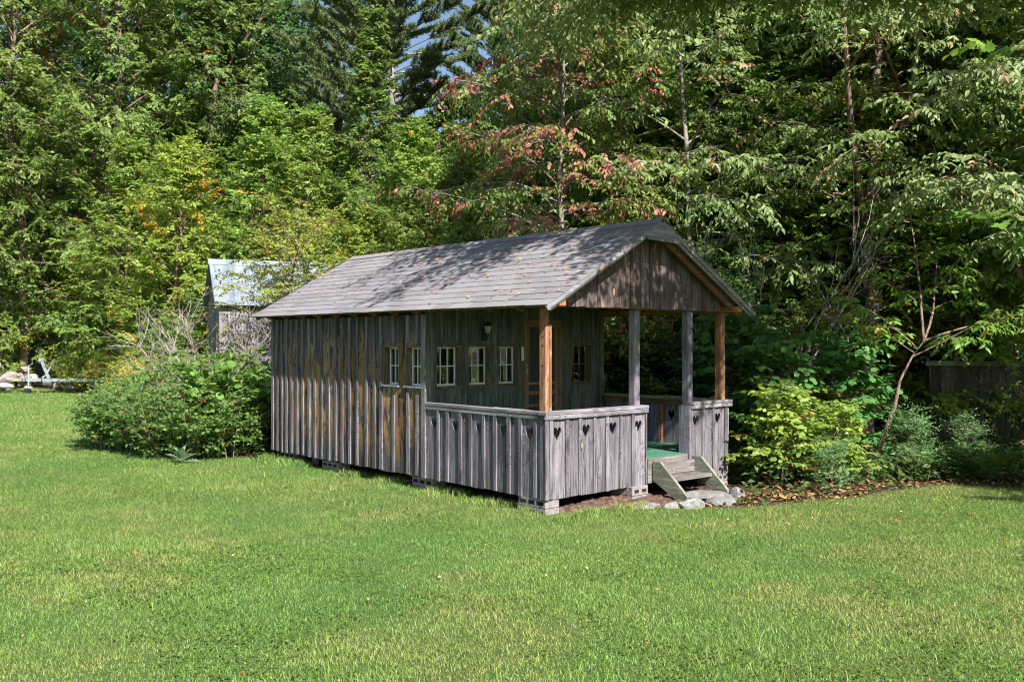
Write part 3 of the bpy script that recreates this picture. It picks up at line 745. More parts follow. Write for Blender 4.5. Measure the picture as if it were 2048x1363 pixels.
def leaf_mesh(name, P, A, N, Ls, Ws, cols, tmpl, mat):
    T, Fc = tmpl; k = len(T)
    A = nrm(A); Sd = nrm(np.cross(N, A)); N = np.cross(A, Sd)
    V = P[:, None, :] + A[:, None, :] * (T[None, :, 0:1] * Ls[:, None, None]) + Sd[:, None, :] * (T[None, :, 1:2] * Ws[:, None, None]) + N[:, None, :] * (T[None, :, 2:3] * Ls[:, None, None])
    F = (np.arange(len(P))[:, None, None] * k + Fc[None]).reshape(-1, 3)
    return npmesh(name, V.reshape(-1, 3), F, mat, np.repeat(cols, k, axis=0))

class Wood:
    def __init__(s): s.V = []; s.F = []; s.n = 0
    def tube(s, pts, rad, sides=5):
        pts = np.asarray(pts, float); n = len(pts); rad = np.asarray(rad)
        d = nrm(np.gradient(pts, axis=0))
        ref = np.array([.31, .17, .93]) if abs(d[0][2]) < .8 else np.array([.95, .2, .1])
        a = nrm(np.cross(d, ref)); b = np.cross(d, a)
        t = np.arange(sides) * 2 * math.pi / sides
        V = pts[:, None] + (a[:, None] * np.cos(t)[None, :, None] + b[:, None] * np.sin(t)[None, :, None]) * rad[:, None, None]
        i = np.arange(n - 1)[:, None] * sides; k = np.arange(sides)[None]; k2 = (k + 1) % sides
        F = np.stack([i + k, i + k2, i + sides + k2, i + sides + k], -1).reshape(-1, 4) + s.n
        s.V.append(V.reshape(-1, 3)); s.F.append(F); s.n += n * sides
    def mesh(s, name, mat): return npmesh(name, np.concatenate(s.V), np.concatenate(s.F), mat, smooth=True)

def grow(r, p, d, length, seg, bend, wob):
    """a path that starts at p along d, bending vertically by bend (per unit) with wobble"""
    pts = [p]; d = np.array(d, float)
    for _ in range(seg):
        d = nrm(d + np.array([r.normal() * wob, r.normal() * wob, bend / seg + r.normal() * wob * .6]))
        pts.append(pts[-1] + d * length / seg)
    return np.array(pts), d

def paint(r, n, pal, grp, autumn):
    """leaf base colours: mixes two greens by branch, with a few autumn leaves"""
    c0, c1, c2 = (np.array(c) for c in pal)
    a = np.clip(grp * .65 + r.rand(n) * .35, 0, 1)[:, None]
    c = c0 * (1 - a) + c1 * a
    m = (autumn > 0)[:, None]
    c = np.where(m, c2 * (.8 + .4 * r.rand(n)[:, None]), c)
    c = np.where(m, c, c * np.array((1.12, 1.32, 1.12)))
    return np.clip(c * (.72 + .56 * r.rand(n)[:, None]), .005, .9)

def gen_tree(seed, h=14, r0=.14, base=1.0, prof=None, nl=45, subs=9, twigs=5, k=8, Ls=.11, Wr=.5, tmpl=DIAM, pal=None, autumn=.02, droop=.35, e0=(15, 70), sublen=.42, tw=.36,
             lean=(0, 0), wob=.05, barkm=None, extra=(), bare=0.0, fork=0, up=.5, limbr=.3, trunkpts=None, name='tree', flat=.25, autfn=None, mat=None, thin=1.0, outw=.55):
    r = np.random.RandomState(seed); w = Wood(); w2 = Wood()
    prof = prof or (lambda t: 2.8 * (1 - abs(t - .35)) )
    if trunkpts is None:
        n = 9; z = np.linspace(0, h, n); wx = np.cumsum(r.normal(size=n) * h * .012); wy = np.cumsum(r.normal(size=n) * h * .012)
        tp = np.stack([wx - wx[0] + lean[0] * z / h, wy - wy[0] + lean[1] * z / h, z - .15], 1)
    else: tp = np.array(trunkpts, float); z = tp[:, 2]; h = z[-1]
    tr = r0 * (1 - .88 * (np.linspace(0, 1, len(tp)) ** .9)) * (1 + .25 * np.exp(-np.maximum(tp[:, 2], 0) * 4)); w.tube(tp, tr, 9)
    at = lambda zz: np.array([np.interp(zz, tp[:, 2], tp[:, i]) for i in range(3)])
    stems = [at]
    for f in range(fork):
        zf = base * .9 + r.rand() * h * .12; p = at(zf); az = r.rand() * 6.28 + f * 2.5
        q, _ = grow(r, p, (math.cos(az) * .5, math.sin(az) * .5, 1), (h - zf) * r.uniform(.8, 1.0), 8, .25, .07)
        rr = r0 * .62 * (1 - .85 * np.linspace(0, 1, len(q))); w.tube(q, rr * .72, 7)
        stems.append(lambda zz, q=q: np.array([np.interp(zz, q[:, 2], q[:, i]) for i in range(3)]))
    TS, TD, TL, TG, TA = [], [], [], [], []
    limbs = [(base + (h - base) * ((i + r.rand()) / nl) ** .9, i * 2.399 + r.rand() * .9, None, None) for i in range(nl)] + list(extra)
    for zz, az, ln, el in limbs:
        t = min(max((zz - base) / (h - base), 0), 1)
        own = ln is not None
        ln = ln if own else max(prof(t), .15) * r.uniform(.65, 1.12)
        e = R(el if el is not None else e0[0] + (e0[1] - e0[0]) * t + r.normal() * 8)
        st = stems[0] if own else stems[r.randint(len(stems))]
        d = (math.cos(az) * math.cos(e), math.sin(az) * math.cos(e), math.sin(e))
        q, dl = grow(r, st(min(zz, h * .985)), d, ln, 6, -droop * .8 if not own else -droop * .4, wob)
        lr = max(.006, min(r0 * limbr, ln * .012)); w.tube(q, lr * (1 - .8 * np.linspace(0, 1, 7)), 4)
        gl = r.rand(); au = r.rand() < autumn * 2 and r.rand() < .5
        if r.rand() < bare: 
            for _ in range(5):
                f = r.uniform(.3, .95); p = q[min(int(f * 6), 5)]; dd = nrm(dl + r.normal(size=3) * .6)
                qq, _ = grow(r, p, dd, ln * .35, 3, -.1, .15); w2.tube(qq, np.linspace(.005, .002, 4), 3)
            continue
        ns = max(3, int(subs * (ln / 2.2) ** .6)) if not own else int(subs * ln / 1.5)
        for j in range(ns):
            f = .22 + .78 * (j + r.rand() * .8) / ns; f = min(f, .995)
            i0 = int(f * 6); fr = f * 6 - i0; p = q[i0] * (1 - fr) + q[min(i0 + 1, 6)] * fr
            dl_ = nrm(q[min(i0 + 1, 6)] - q[i0]); side = nrm(np.cross(dl_, (0, 0, 1))) * (1 if j % 2 else -1)
            sd_ = nrm(dl_ * .75 + side * r.uniform(.5, 1.1) + np.array([0, 0, r.normal() * flat + .05]))
            sl2 = ln * sublen * (1.1 - .6 * f) * r.uniform(.6, 1.2)
            if own: sl2 = (.55 + .5 * r.rand()) if ln > 4 else min(sl2, 1.1)
            qs, _ = grow(r, p, sd_, sl2, 3, -droop * .7, .10)
            w2.tube(qs, np.linspace(max(.004, lr * .3), .002, 4), 3)
            for m in range(twigs):
                f2 = (m + 1 + r.rand() * .6 - .3) / twigs; f2 = min(max(f2, .1), .99); i2 = int(f2 * 3)
                p2 = qs[i2] + (qs[min(i2 + 1, 3)] - qs[i2]) * (f2 * 3 - i2)
                dd = nrm(qs[min(i2 + 1, 3)] - qs[i2]); s2 = nrm(np.cross(dd, (0, 0, 1)) + 1e-6) * (1 if m % 2 else -1)
                if r.rand() > thin: continue
                TS.append(p2); TD.append(nrm(dd * .8 + s2 * .8 + np.array([0, 0, r.normal() * flat - droop * .35]))); TL.append(tw * r.uniform(.6, 1.25)); TG.append(gl * .7 + r.rand() * .3)
                TA.append(autfn(p2, r) if autfn else (au and r.rand() < .7) or r.rand() < autumn * .4)
    TS = np.array(TS); TD = np.array(TD); TL = np.array(TL); TG = np.array(TG); TA = np.array(TA, float)
    n = len(TS); f = (np.arange(k)[None] + .6 * r.rand(n, k)) / k
    P = TS[:, None] + TD[:, None] * (TL[:, None] * f)[..., None]; P[..., 2] -= (f ** 2) * TL[:, None] * droop * .35
    sd2 = nrm(np.cross(TD, np.array([0, 0, 1.0])) + 1e-6)[:, None] * np.where(np.arange(k) % 2, 1, -1)[None, :, None]
    A = TD[:, None] * .7 + sd2 * (.75 + .3 * r.rand(n, k, 1)) + r.normal(size=(n, k, 3)) * .28; A[..., 2] -= droop * (.5 + .9 * r.rand(n, k))
    ctr = np.stack([np.interp(TS[:, 2], tp[:, 2], tp[:, i]) for i in range(2)], 1); rad = np.concatenate([TS[:, :2] - ctr, np.zeros((n, 1))], 1)
    N = np.array([0, 0, 1.0]) * up + r.normal(size=(n, k, 3)) * .42 + np.array([0, 0, .2]) + (nrm(rad) * outw)[:, None]
    P = P.reshape(-1, 3); A = A.reshape(-1, 3); N = N.reshape(-1, 3); nn = len(P)
    Ln = Ls * r.uniform(.6, 1.2, nn)
    cols = paint(r, nn, pal, np.repeat(TG, k), np.repeat(TA, k))
    cm = leaf_mesh('crown', P, A, N, Ln, Ln * Wr * r.uniform(.8, 1.15, nn), cols, tmpl, mat or M['leaf'])
    w.V += w2.V; w.F += [f_ + w.n for f_ in w2.F]
    return w.mesh('trunk', barkm or M['bark']), cm, nn

GREEN = ((.075, .125, .03), (.16, .20, .05), (.42, .25, .035))
DEEP = ((.045, .10, .03), (.095, .15, .045), (.30, .22, .05))
YELLOW = ((.15, .195, .035), (.26, .27, .05), (.50, .27, .03))
PALE = ((.13, .175, .06), (.24, .25, .115), (.34, .24, .14))
BRIGHT = ((.10, .17, .03), (.17, .23, .045), (.40, .30, .05))
REDMIX = ((.08, .13, .03), (.20, .18, .05), (.36, .145, .105))

def plant(name, meshes, loc, label, cat, group=None, rz=0.0, sc=1.0, parts=('trunk', 'crown')):
    e = empty(name, loc, rz); e.scale = (sc, sc, sc) if not hasattr(sc, '__len__') else sc
    tag(e, label, cat, group)
    link(parts[0], meshes[0], e); link(parts[1], meshes[1], e)
    return e

tall_prof = lambda t: 3.3 * (.75 + t * 1.2 if t < .2 else (1 if t < .7 else 1 - ((t - .7) / .3) ** 1.8 * .8))
TG_ = dict(nl=88, subs=9, twigs=6, k=11, outw=.9, up=.5, sublen=.46, flat=.8)
TALL = [gen_tree(101, 19, .19, .5, tall_prof, Ls=.15, Wr=.54, pal=GREEN, autumn=.006, droop=.35, **TG_),
        gen_tree(102, 18, .17, .4, tall_prof, Ls=.145, Wr=.52, pal=((.09, .14, .035), (.185, .215, .055), (.4, .2, .04)), autumn=.01, droop=.5, **TG_),
        gen_tree(103, 20, .20, .9, tall_prof, Ls=.145, Wr=.6, pal=DEEP, autumn=.01, droop=.2, barkm=M['bark_grey'], **TG_)]
mid_prof = lambda t: 2.5 * (.8 + t if t < .2 else (1 if t < .45 else 1 - ((t - .45) / .55) ** 2 * .85))
MG_ = dict(nl=70, subs=9, twigs=6, k=9, outw=.8, up=.6, flat=.5, e0=(15, 75))
MID = [gen_tree(111, 9, .10, .3, mid_prof, Ls=.125, Wr=.55, pal=((.12, .175, .035), (.20, .24, .05), (.45, .3, .04)), autumn=.02, droop=.25, **MG_),
       gen_tree(112, 8.5, .10, .2, mid_prof, Ls=.125, Wr=.55, pal=YELLOW, autumn=.02, droop=.3, **MG_),
       gen_tree(113, 10, .11, .4, lambda t: 2.2 * (1.0 - .8 * t), Ls=.12, Wr=.6, pal=GREEN, autumn=.02, droop=.2, **MG_)]
low_prof = lambda t: 1.5 * math.sin(math.pi * min(.95, t * .8 + .2)) ** .7
LOW = [gen_tree(121, 3.6, .05, .1, low_prof, 34, 8, 5, 8, Ls=.10, Wr=.55, pal=GREEN, autumn=.05, droop=.25, e0=(25, 70)),
       gen_tree(122, 3.0, .05, .1, low_prof, 32, 8, 5, 8, Ls=.10, Wr=.6, pal=YELLOW, autumn=.12, droop=.2, e0=(25, 70)),
       gen_tree(123, 3.2, .05, .1, low_prof, 34, 8, 5, 8, Ls=.12, Wr=.65, pal=DEEP, autumn=.02, droop=.25, e0=(20, 65))]
SG_ = dict(nl=74, subs=9, twigs=6, k=8, outw=.8, up=.6, flat=.4, barkm=M['bark_grey'])
SLIM = [gen_tree(131, 13, .085, 2.0, lambda t: 2.2 * (1 - .4 * t), Ls=.125, Wr=.5, pal=((.10, .155, .04), (.18, .22, .065), (.35, .16, .06)), autumn=.02, droop=.35, bare=.15, **SG_),
        gen_tree(132, 12.5, .075, 1.4, lambda t: 2.3 * (1 - .4 * t), Ls=.13, Wr=.55, pal=((.07, .145, .04), (.14, .205, .055), (.3, .22, .05)), autumn=.01, droop=.3, bare=.15, **SG_)]

r = np.random.RandomState(77)
# tall trees along the far left edge of the lawn, and the wood behind them
GL = 'broadleaf trees in the wood behind the lawn'
LT = 'tall broadleaf tree deep in the wood left of the grey shed'
rowsA = [(-21.5, 33.5, 0), (-18.0, 34.6, 1), (-14.6, 33.4, 1), (-11.4, 35.5, 0), (-10.2, 38.0, 2), (-24.5, 37, 2), (-19.8, 39.5, 2), (-15.8, 39, 0), (-12.4, 41, 2),
         (-27, 44, 0), (-22.5, 45, 1), (-17.5, 46, 2), (-13, 47.5, 0), (-31, 36, 1), (-34, 48, 0), (-25, 56, 2), (-18, 57, 0), (-11.5, 56, 2), (-30, 60, 1)]
FA = {0: 'tall green tree at the far lawn edge, second from the left of the photo', 1: 'tall yellowish green tree rising behind the trailer coupler', 2: 'tall yellowish green tree rising behind the stone heap and winch post',
      3: 'tall green tree above the open lawn between trailer and shed', 4: 'tall dark green tree behind the left end of the shed roof', 13: 'leftmost tall yellowish green tree at the lawn edge'}
for i, (x, y, k) in enumerate(rowsA):
    plant('broadleaf_tree', TALL[k][:2], (x, y, 0), FA.get(i, LT), 'tree', GL, r.rand() * 6.28, r.uniform(.95, 1.12))
# middle: medium trees behind the shed
ML = [(-10.2, 28.6, 1, .88, 'yellowing young tree with orange-tipped branches left of the shed roof'),
      (-12.7, 30.8, 0, .9, 'bright green young tree at the lawn edge between the trailer and the yellowing tree'),
      (-7.9, 29.6, 0, 1.0, 'full green tree rising directly behind the left end of the shed'),
      (-5.9, 28.2, 0, .92, 'light green tree behind the middle of the shed roof'),
      (-4.1, 27.3, 2, 1.08, 'slender conical maple reaching highest against the sky gap'),
      (-2.6, 25.6, 1, .72, 'yellow-green tree behind the far end of the cabin roof'),
      (-1.2, 24.2, 0, .78, 'light green tree behind the middle of the cabin roof'),
      (-7.0, 32.6, 2, .95, 'dark green tree standing deeper behind the shed'),
      (-3.4, 31.5, 0, .85, 'green tree deeper in the wood below the pine boughs'),
      (-1.0, 29.8, 2, .85, 'narrow green tree deeper in the wood left of the red-leaved tree'),
      (-15.6, 34.2, 1, .62, 'low yellow-green tree behind the stone heap'),
      (-18.9, 34.4, 0, .7, 'low green tree at the far left edge of the lawn')]
for x, y, k, sc, lb in ML: plant('young_tree', MID[k][:2], (x, y, 0), lb, 'tree', None, r.rand() * 6.28, sc)
# right: slim woodland trees
GR = 'slim trees in the wood right of and behind the cabin'
LR = 'slim grey-barked tree in the dense wood right of the cabin'
rowsB = [(2.0, 17.2, 1), (3.3, 16.4, 0), (4.3, 18.2, 1), (6.4, 16.6, 1), (8.2, 15.8, 0), (9.8, 17.5, 1), (11.5, 15.6, 0),
         (3.2, 22, 0), (5.5, 21, 1), (7.6, 20.4, 0), (9.9, 21.6, 1), (12.4, 20.4, 0), (14.5, 18, 1)]
ORD = ['leftmost', 'second', 'third', 'fourth', 'fifth', 'sixth', 'seventh', 'eighth', 'ninth', 'tenth', 'eleventh', 'twelfth', 'thirteenth', 'fourteenth', 'fifteenth', 'sixteenth', 'seventeenth', 'eighteenth', 'nineteenth', 'twentieth']
def ordinal(rows):      # by bearing from the lawn, left to right
    o = sorted(range(len(rows)), key=lambda i: rows[i][0] / rows[i][1]); return {i: ORD[j] if j == 0 else ORD[j] + ' from the left' for j, i in enumerate(o)}
OB = ordinal(rowsB[:8])
for i, (x, y, k) in enumerate(rowsB): plant('woodland_tree', SLIM[k][:2], (x, y, 0), f"slim grey-barked tree, {OB[i]} of the front row behind the cabin" if i in OB else LR, 'tree', GR, r.rand() * 6.28, r.uniform(.9, 1.15))
rowsC = [(1.5, 27, 2), (5, 27.5, 0), (8.5, 26.5, 2), (12, 27, 1), (15.5, 25, 2), (19, 24, 0), (2.8, 34, 0), (6.5, 35, 2), (10.5, 34, 0), (15, 33, 2), (19.5, 31, 1), (5, 44, 2), (10, 44, 0), (16, 43, 2), (22, 40, 0), (28, 42, 2), (24, 30, 2)]
LB = 'tall broadleaf tree deep in the wood behind the cabin'
for x, y, k in rowsC: plant('broadleaf_tree', TALL[k][:2], (x, y, 0), LB, 'tree', 'tall trees deep in the wood behind the cabin', r.rand() * 6.28, r.uniform(.85, 1.05))
# understorey
GU = 'bushes in the shade of the wood'
UN = [(3.1, 13.9, 2, .75), (4.2, 13.6, 0, .6), (2.2, 15.4, 2, .9), (3.6, 15.2, 2, .95), (5.0, 16.2, 2, .9), (6.9, 15.6, 2, .85), (8.0, 17, 2, 1), (1.0, 17, 2, 1), (.9, 16.4, 0, 1.0), (2.5, 14.2, 0, .8), (-.4, 18.5, 0, 1.1), (9.6, 15.2, 2, .9), (5.8, 18.4, 2, 1.1), (3.1, 18.6, 2, 1.2), (1.6, 19.6, 2, 1.2), (7.7, 19.4, 2, 1.2), (10.4, 18.6, 2, 1.2)]
OU = ordinal(UN)
for i, (x, y, k, sc) in enumerate(UN):
    plant('understorey_bush', LOW[k][:2], (x, y, 0), f'leafy bush in the wood\'s shade behind the cabin and porch, {OU[i]}', 'bush', GU, r.rand() * 6.28, sc, ('stem', 'crown'))
GE = 'bushes along the far edge of the lawn'
ED = [(-19.8, 34.2, 0, .8), (-12.3, 29.7, 0, .55), (-13.6, 31.6, 0, .8), (-11.2, 27.6, 1, .45), (-10.0, 26.6, 2, .6), (-9.2, 25.2, 0, .6), (-8.9, 27.4, 0, .9), (-6.5, 25.8, 0, 1), (-4.6, 25.2, 1, .95), (-3.2, 23.4, 0, .9), (-2.1, 22.0, 0, .8), (-1.0, 20.9, 2, .9), (-5.3, 26.6, 2, 1.15), (-14.8, 33.2, 1, .6), (-21.5, 33, 2, .9), (-24, 34, 0, 1), (-10.9, 29.2, 0, .95)]
OE = ordinal(ED)
for i, (x, y, k, sc) in enumerate(ED):
    plant('edge_bush', LOW[k][:2], (x, y, 0), f'bush at the far edge of the lawn and behind the shed, {OE[i]}', 'bush', GE, r.rand() * 6.28, sc, ('stem', 'crown'))
for x, y, k, sc, lb in [(-1.75, 17.6, 0, .5, 'bright green sapling clump just behind the rear of the cabin roof'), (-.7, 16.9, 0, .47, 'bright green sapling clump behind the middle of the cabin ridge'), (-2.9, 19.3, 1, .5, 'yellow-green sapling clump between the cabin roof and the shed'),
                        (-.1, 18.9, 0, .62, 'tall bright green sapling clump left of the red-leaved tree'), (-2.2, 21.2, 0, .72, 'young light green tree beyond the saplings behind the cabin')]:
    plant('sapling_clump', MID[k][:2], (x, y, 0), lb, 'tree', None, r.rand() * 6.28, sc)

for x, y, k, sc, lb in [(4.2, 15.4, 2, .8, 'green tree filling the gap between the slim cherry and the stout cherry'), (6.9, 14.9, 0, .82, 'light green tree behind the right side of the stout cherry'), (2.3, 15.9, 0, .7, 'light green tree behind the far porch railing'), (9.0, 14.6, 2, .85, 'green tree behind the dark fence'), (1.1, 19.5, 0, .85, 'light green tree behind the red-leaved tree'), (3.4, 16.9, 0, .98, 'bright green tree above the far porch posts'), (5.7, 15.9, 1, .95, 'yellowish green tree close behind the stout cherry'), (7.4, 15.2, 0, .95, 'bright green tree between the stout cherry and the maple'), (2.6, 17.8, 1, .95, 'yellowish green tree deeper behind the porch gable'), (4.6, 17.2, 0, 1.1, 'tall light green tree behind the slim cherry')]:
    plant('young_tree', MID[k][:2], (x, y, 0), lb, 'tree', None, r.rand() * 6.28, sc)

# pines rising behind the sky gap
def gen_pine(seed, h=22, base=9.0):
    r_ = np.random.RandomState(seed); w = Wood(); z = np.linspace(0, h, 8)
    tp = np.stack([np.cumsum(r_.normal(size=8) * .08), np.cumsum(r_.normal(size=8) * .08), z], 1); w.tube(tp, .26 * (1 - .9 * z / h), 8)
    P, A = [], []
    zz = base
    while zz < h * .97:
        t = (zz - base) / (h - base)
        for a in range(5):
            az = a * 1.256 + zz * 1.9 + r_.rand() * .5; ln = (5.4 * (1 - t) ** .6 + .5) * r_.uniform(.6, 1.15)
            p0 = np.array([np.interp(zz, z, tp[:, i]) for i in range(3)])
            q, d = grow(r_, p0, (math.cos(az), math.sin(az), .10 + .5 * t), ln, 6, .25, .05); w.tube(q, np.linspace(.05, .01, 7) * (1 - .5 * t), 4)
            for j in range(int(12 + ln * 7)):
                f = r_.uniform(.3, 1); i0 = min(int(f * 6), 5); p = q[i0] + (q[i0 + 1] - q[i0]) * (f * 6 - i0)
                sd_ = np.array([-math.sin(az), math.cos(az), 0]) * r_.choice([-1, 1])
                dd = nrm(nrm(q[i0 + 1] - q[i0]) * .8 + sd_ * r_.uniform(.3, 1.1) + np.array([0, 0, .12])); l2 = r_.uniform(.4, 1.0) * (1.2 - .5 * f)
                w.tube(np.array([p, p + dd * l2]), [.008, .004], 3)
                for m in range(7):
                    P.append(p + dd * l2 * (m + 1) / 7); A.append(dd)
        zz += r_.uniform(.55, .95)
    P = np.array(P); A = np.array(A); n = len(P); k = 11
    PP = np.repeat(P, k, 0) + r_.normal(size=(n * k, 3)) * .03; AA = np.repeat(A, k, 0) * .55 + r_.normal(size=(n * k, 3)) * .55; AA[:, 2] += .22
    c = np.array((.105, .15, .055)) * (.6 + .8 * r_.rand(n * k, 1)) + np.array((.02, .03, .0)) * r_.rand(n * k, 1)
    L_ = r_.uniform(.12, .21, n * k)
    T = (np.array([(0, -.5, 0), (1, 0, 0), (0, .5, 0)]), np.array([(0, 1, 2)]))
    cm = leaf_mesh('needles', PP, AA, r_.normal(size=(n * k, 3)), L_, L_ * .2, c, T, M['needle'])
    return w.mesh('trunk', M['bark_grey']), cm
PINE = gen_pine(201)
for x, y, sc, rz, lb in [(-4.6, 35.5, .93, .4, 'white pine whose long boughs hang across the sky gap'), (-7.6, 47, .95, 2.0, 'white pine behind and left of the sky gap'),
                         (2.6, 38, .82, 3.4, 'dark white pine right of the sky gap behind the red-leaved tree'), (-1.0, 52, .95, 5.0, 'farthest white pine seen through the sky gap'), (4.5, 50, 1.0, 1.0, 'white pine deep in the wood over the porch roof')]:
    plant('white_pine', PINE, (x, y, 0), lb, 'tree', None, rz, sc, ('trunk', 'crown'))

# red-leaved tree behind the cabin
def redfn(p, r_): return r_.rand() < (.5 if (p[0] < .3 and p[2] < 6.4 and math.sin(p[0] * 3 + p[2] * 3.6) > .0) else (.5 if math.sin(p[0] * 2.1 + p[2] * 3.3 + p[1]) > (.6 if p[0] < .8 else .88) else .03))
RED = gen_tree(141, 8.6, .07, 2.1, lambda t: 2.5 * (1 - .5 * t), 62, 9, 6, 8, Ls=.10, Wr=.5, tmpl=LANCE, pal=REDMIX, autumn=.0, droop=.75, autfn=redfn, barkm=M['bark_grey'], bare=.08)
plant('red_leaved_tree', RED[:2], (.8, 14.9, 0), 'tree with clusters of red and rusty leaves behind the cabin ridge', 'tree')
# cherries on the right with drooping pale leaves
def pinkfn(p, r_): return r_.rand() < (.35 if math.sin(p[0] * 2.7 + p[2] * 3.9 + p[1] * 1.3) > .86 else .01)
CH1 = gen_tree(151, 9.5, .135, 2.9, lambda t: 3.3 * (1 - .5 * t), 80, 9, 6, 8, Ls=.112, Wr=.42, tmpl=LANCE, pal=PALE, autfn=pinkfn, droop=.6, fork=3, bare=.12, e0=(5, 60), limbr=.2,
               extra=[(3.6, 3.6, 3.0, 25), (3.3, 4.9, 2.8, 20), (2.6, 5.9, 3.0, 8)])
plant('cherry_tree', CH1[:2], (5.34, 14.34, 0), 'stout cherry tree with a lit reddish trunk forking among drooping pale leaves', 'tree')
CH2 = gen_tree(152, 9.5, .07, 2.6, lambda t: 2.4 * (1 - .5 * t), 60, 9, 6, 8, Ls=.108, Wr=.44, tmpl=LANCE, pal=PALE, autfn=pinkfn, droop=.6, fork=1, bare=.25, barkm=M['bark_grey'])
plant('cherry_tree', CH2[:2], (3.1, 14.6, 0), 'slim cherry tree behind the porch gable with bare grey lower branches', 'tree')
plant('cherry_tree', CH2[:2], (7.9, 13.4, 0), 'slim cherry tree with drooping pale leaves above the dark fence', 'tree', None, 2.4, .95)
MP = gen_tree(153, 9.5, .11, 2.3, lambda t: 2.6 * (1 - .4 * t), 34, 7, 4, 6, Ls=.135, Wr=.95, tmpl=MAPLE, pal=BRIGHT, autumn=.01, droop=.4, up=.7)
plant('maple_tree', MP[:2], (8.6, 12.0, 0), 'bright green maple at the right edge beside the dark fence', 'tree', None, 1.0, 1.0)
# trees beside the lawn on the right whose boughs reach over the viewer's right
OV = gen_tree(154, 8.5, .12, 4.9, lambda t: 1.5 * (1 - .4 * t), 3, 9, 8, 10, Ls=.12, Wr=.5, tmpl=DIAM, pal=PALE, autumn=.01, droop=.5,
              extra=[(5.5 + .12 * (i % 3), a_ - .04, l_, 10) for i, (a_, l_) in enumerate([(2.93, 7.2), (2.88, 7.4), (2.97, 7.0), (3.02, 6.9), (3.06, 6.5), (3.11, 6.2), (3.15, 6.0), (3.2, 5.8), (3.26, 5.5), (3.32, 5.3), (3.38, 5.1), (3.46, 4.9), (3.52, 4.8), (3.60, 4.9), (3.66, 4.8), (3.73, 4.6)])])
plant('overhanging_tree', OV[:2], (7.1, 9.2, 0), 'tree right of the lawn whose boughs stretch over the porch gable', 'tree')
plant('shade_tree', MID[0][:2], (9.1, 5.3, 0), 'tree beside the lawn that shades its right edge', 'tree', None, 2.6, .75)

plant('shade_tree', MID[2][:2], (9.9, 7.6, 0), 'second tree beside the lawn that keeps the dark fence in shade', 'tree', None, 1.1, .95)

# leaning sapling
w = Wood()
def tubepath(w, pts, r0_, r1_, sides=8): w.tube(np.array(pts), np.linspace(r0_, r1_, len(pts)), sides)
SAP = gen_tree(155, 1.72, .045, .95, lambda t: .8, 0, 7, 5, 7, Ls=.10, Wr=.45, tmpl=LANCE, pal=BRIGHT, autumn=.02, droop=.5, limbr=.8, wob=.08,
               trunkpts=[(0, 0, -.1), (.10, 0, .12), (.30, 0, .62), (.40, 0, .90), (.46, 0, 1.21), (.62, 0, 1.52), (.78, 0, 1.72)],
               extra=[(1.7, .15, 1.5, 22), (1.7, 1.4, 1.9, 80), (1.5, -.4, 1.1, 30), (1.68, .7, 1.7, 45), (1.55, 3.3, .8, 30), (1.6, 2.5, 1.1, 50)])
plant('leaning_sapling', SAP[:2], (4.37, 11.71, 0), 'thin leaning sapling with a curved bare stem in front of the stout cherry', 'tree')

# shrubs near the porch
SH1 = gen_tree(161, 1.7, .025, .25, lambda t: .85, 20, 6, 4, 6, Ls=.15, Wr=.72, tmpl=ROUND, pal=((.06, .14, .045), (.11, .19, .06), (.3, .25, .05)), autumn=.0, droop=.35, e0=(20, 75), up=.9, limbr=.5)
plant('shrub', SH1[:2], (3.35, 11.9, 0), 'broad-leaved bluish green shrub behind the corner of the porch', 'shrub', None, 0, .8, ('stem', 'crown'))
SH2 = gen_tree(162, 1.25, .02, .15, lambda t: .75, 22, 6, 4, 6, Ls=.11, Wr=.62, tmpl=ROUND, pal=((.14, .19, .04), (.24, .27, .06), (.35, .16, .06)), autumn=.04, droop=.25, e0=(20, 75), up=.8, barkm=M['bark'], limbr=.5)
plant('shrub', SH2[:2], (3.15, 10.95, 0), 'yellow-green shrub on reddish stems beside the porch steps', 'shrub', None, 0, (.72, .62, .66), ('stem', 'crown'))
plant('shrub', SH2[:2], (3.85, 11.2, 0), 'loose yellow-green shrub left of the leaning sapling', 'shrub', None, 2.2, (.6, .6, .55), ('stem', 'crown'))
SH3 = gen_tree(163, 1.0, .02, .1, lambda t: .62, 26, 6, 4, 7, Ls=.07, Wr=.42, tmpl=DIAM, pal=((.11, .19, .08), (.17, .25, .12), (.3, .3, .06)), autumn=.0, droop=.1, e0=(30, 80))
plant('shrub', SH3[:2], (4.85, 11.45, 0), 'pale fine-leaved weeds right of the foot of the leaning sapling', 'shrub', None, 0, .6, ('stem', 'crown'))
plant('shrub', SH3[:2], (3.55, 10.4, 0), 'low fine-leaved weeds in front of the yellow-green shrubs', 'shrub', None, 2, .42, ('stem', 'crown'))
plant('shrub', SH1[:2], (4.5, 12.6, 0), 'broad-leaved dark shrub at the foot of the stout cherry', 'shrub', None, 2, .8, ('stem', 'crown'))
plant('shrub', SH1[:2], (2.9, 12.9, 0), 'broad-leaved shrub seen between the porch posts', 'shrub', None, 4, .95, ('stem', 'crown'))
plant('shrub', SH3[:2], (5.9, 12.2, 0), 'dim low weeds in front of the dark fence', 'shrub', None, 4, .5, ('stem', 'crown'))

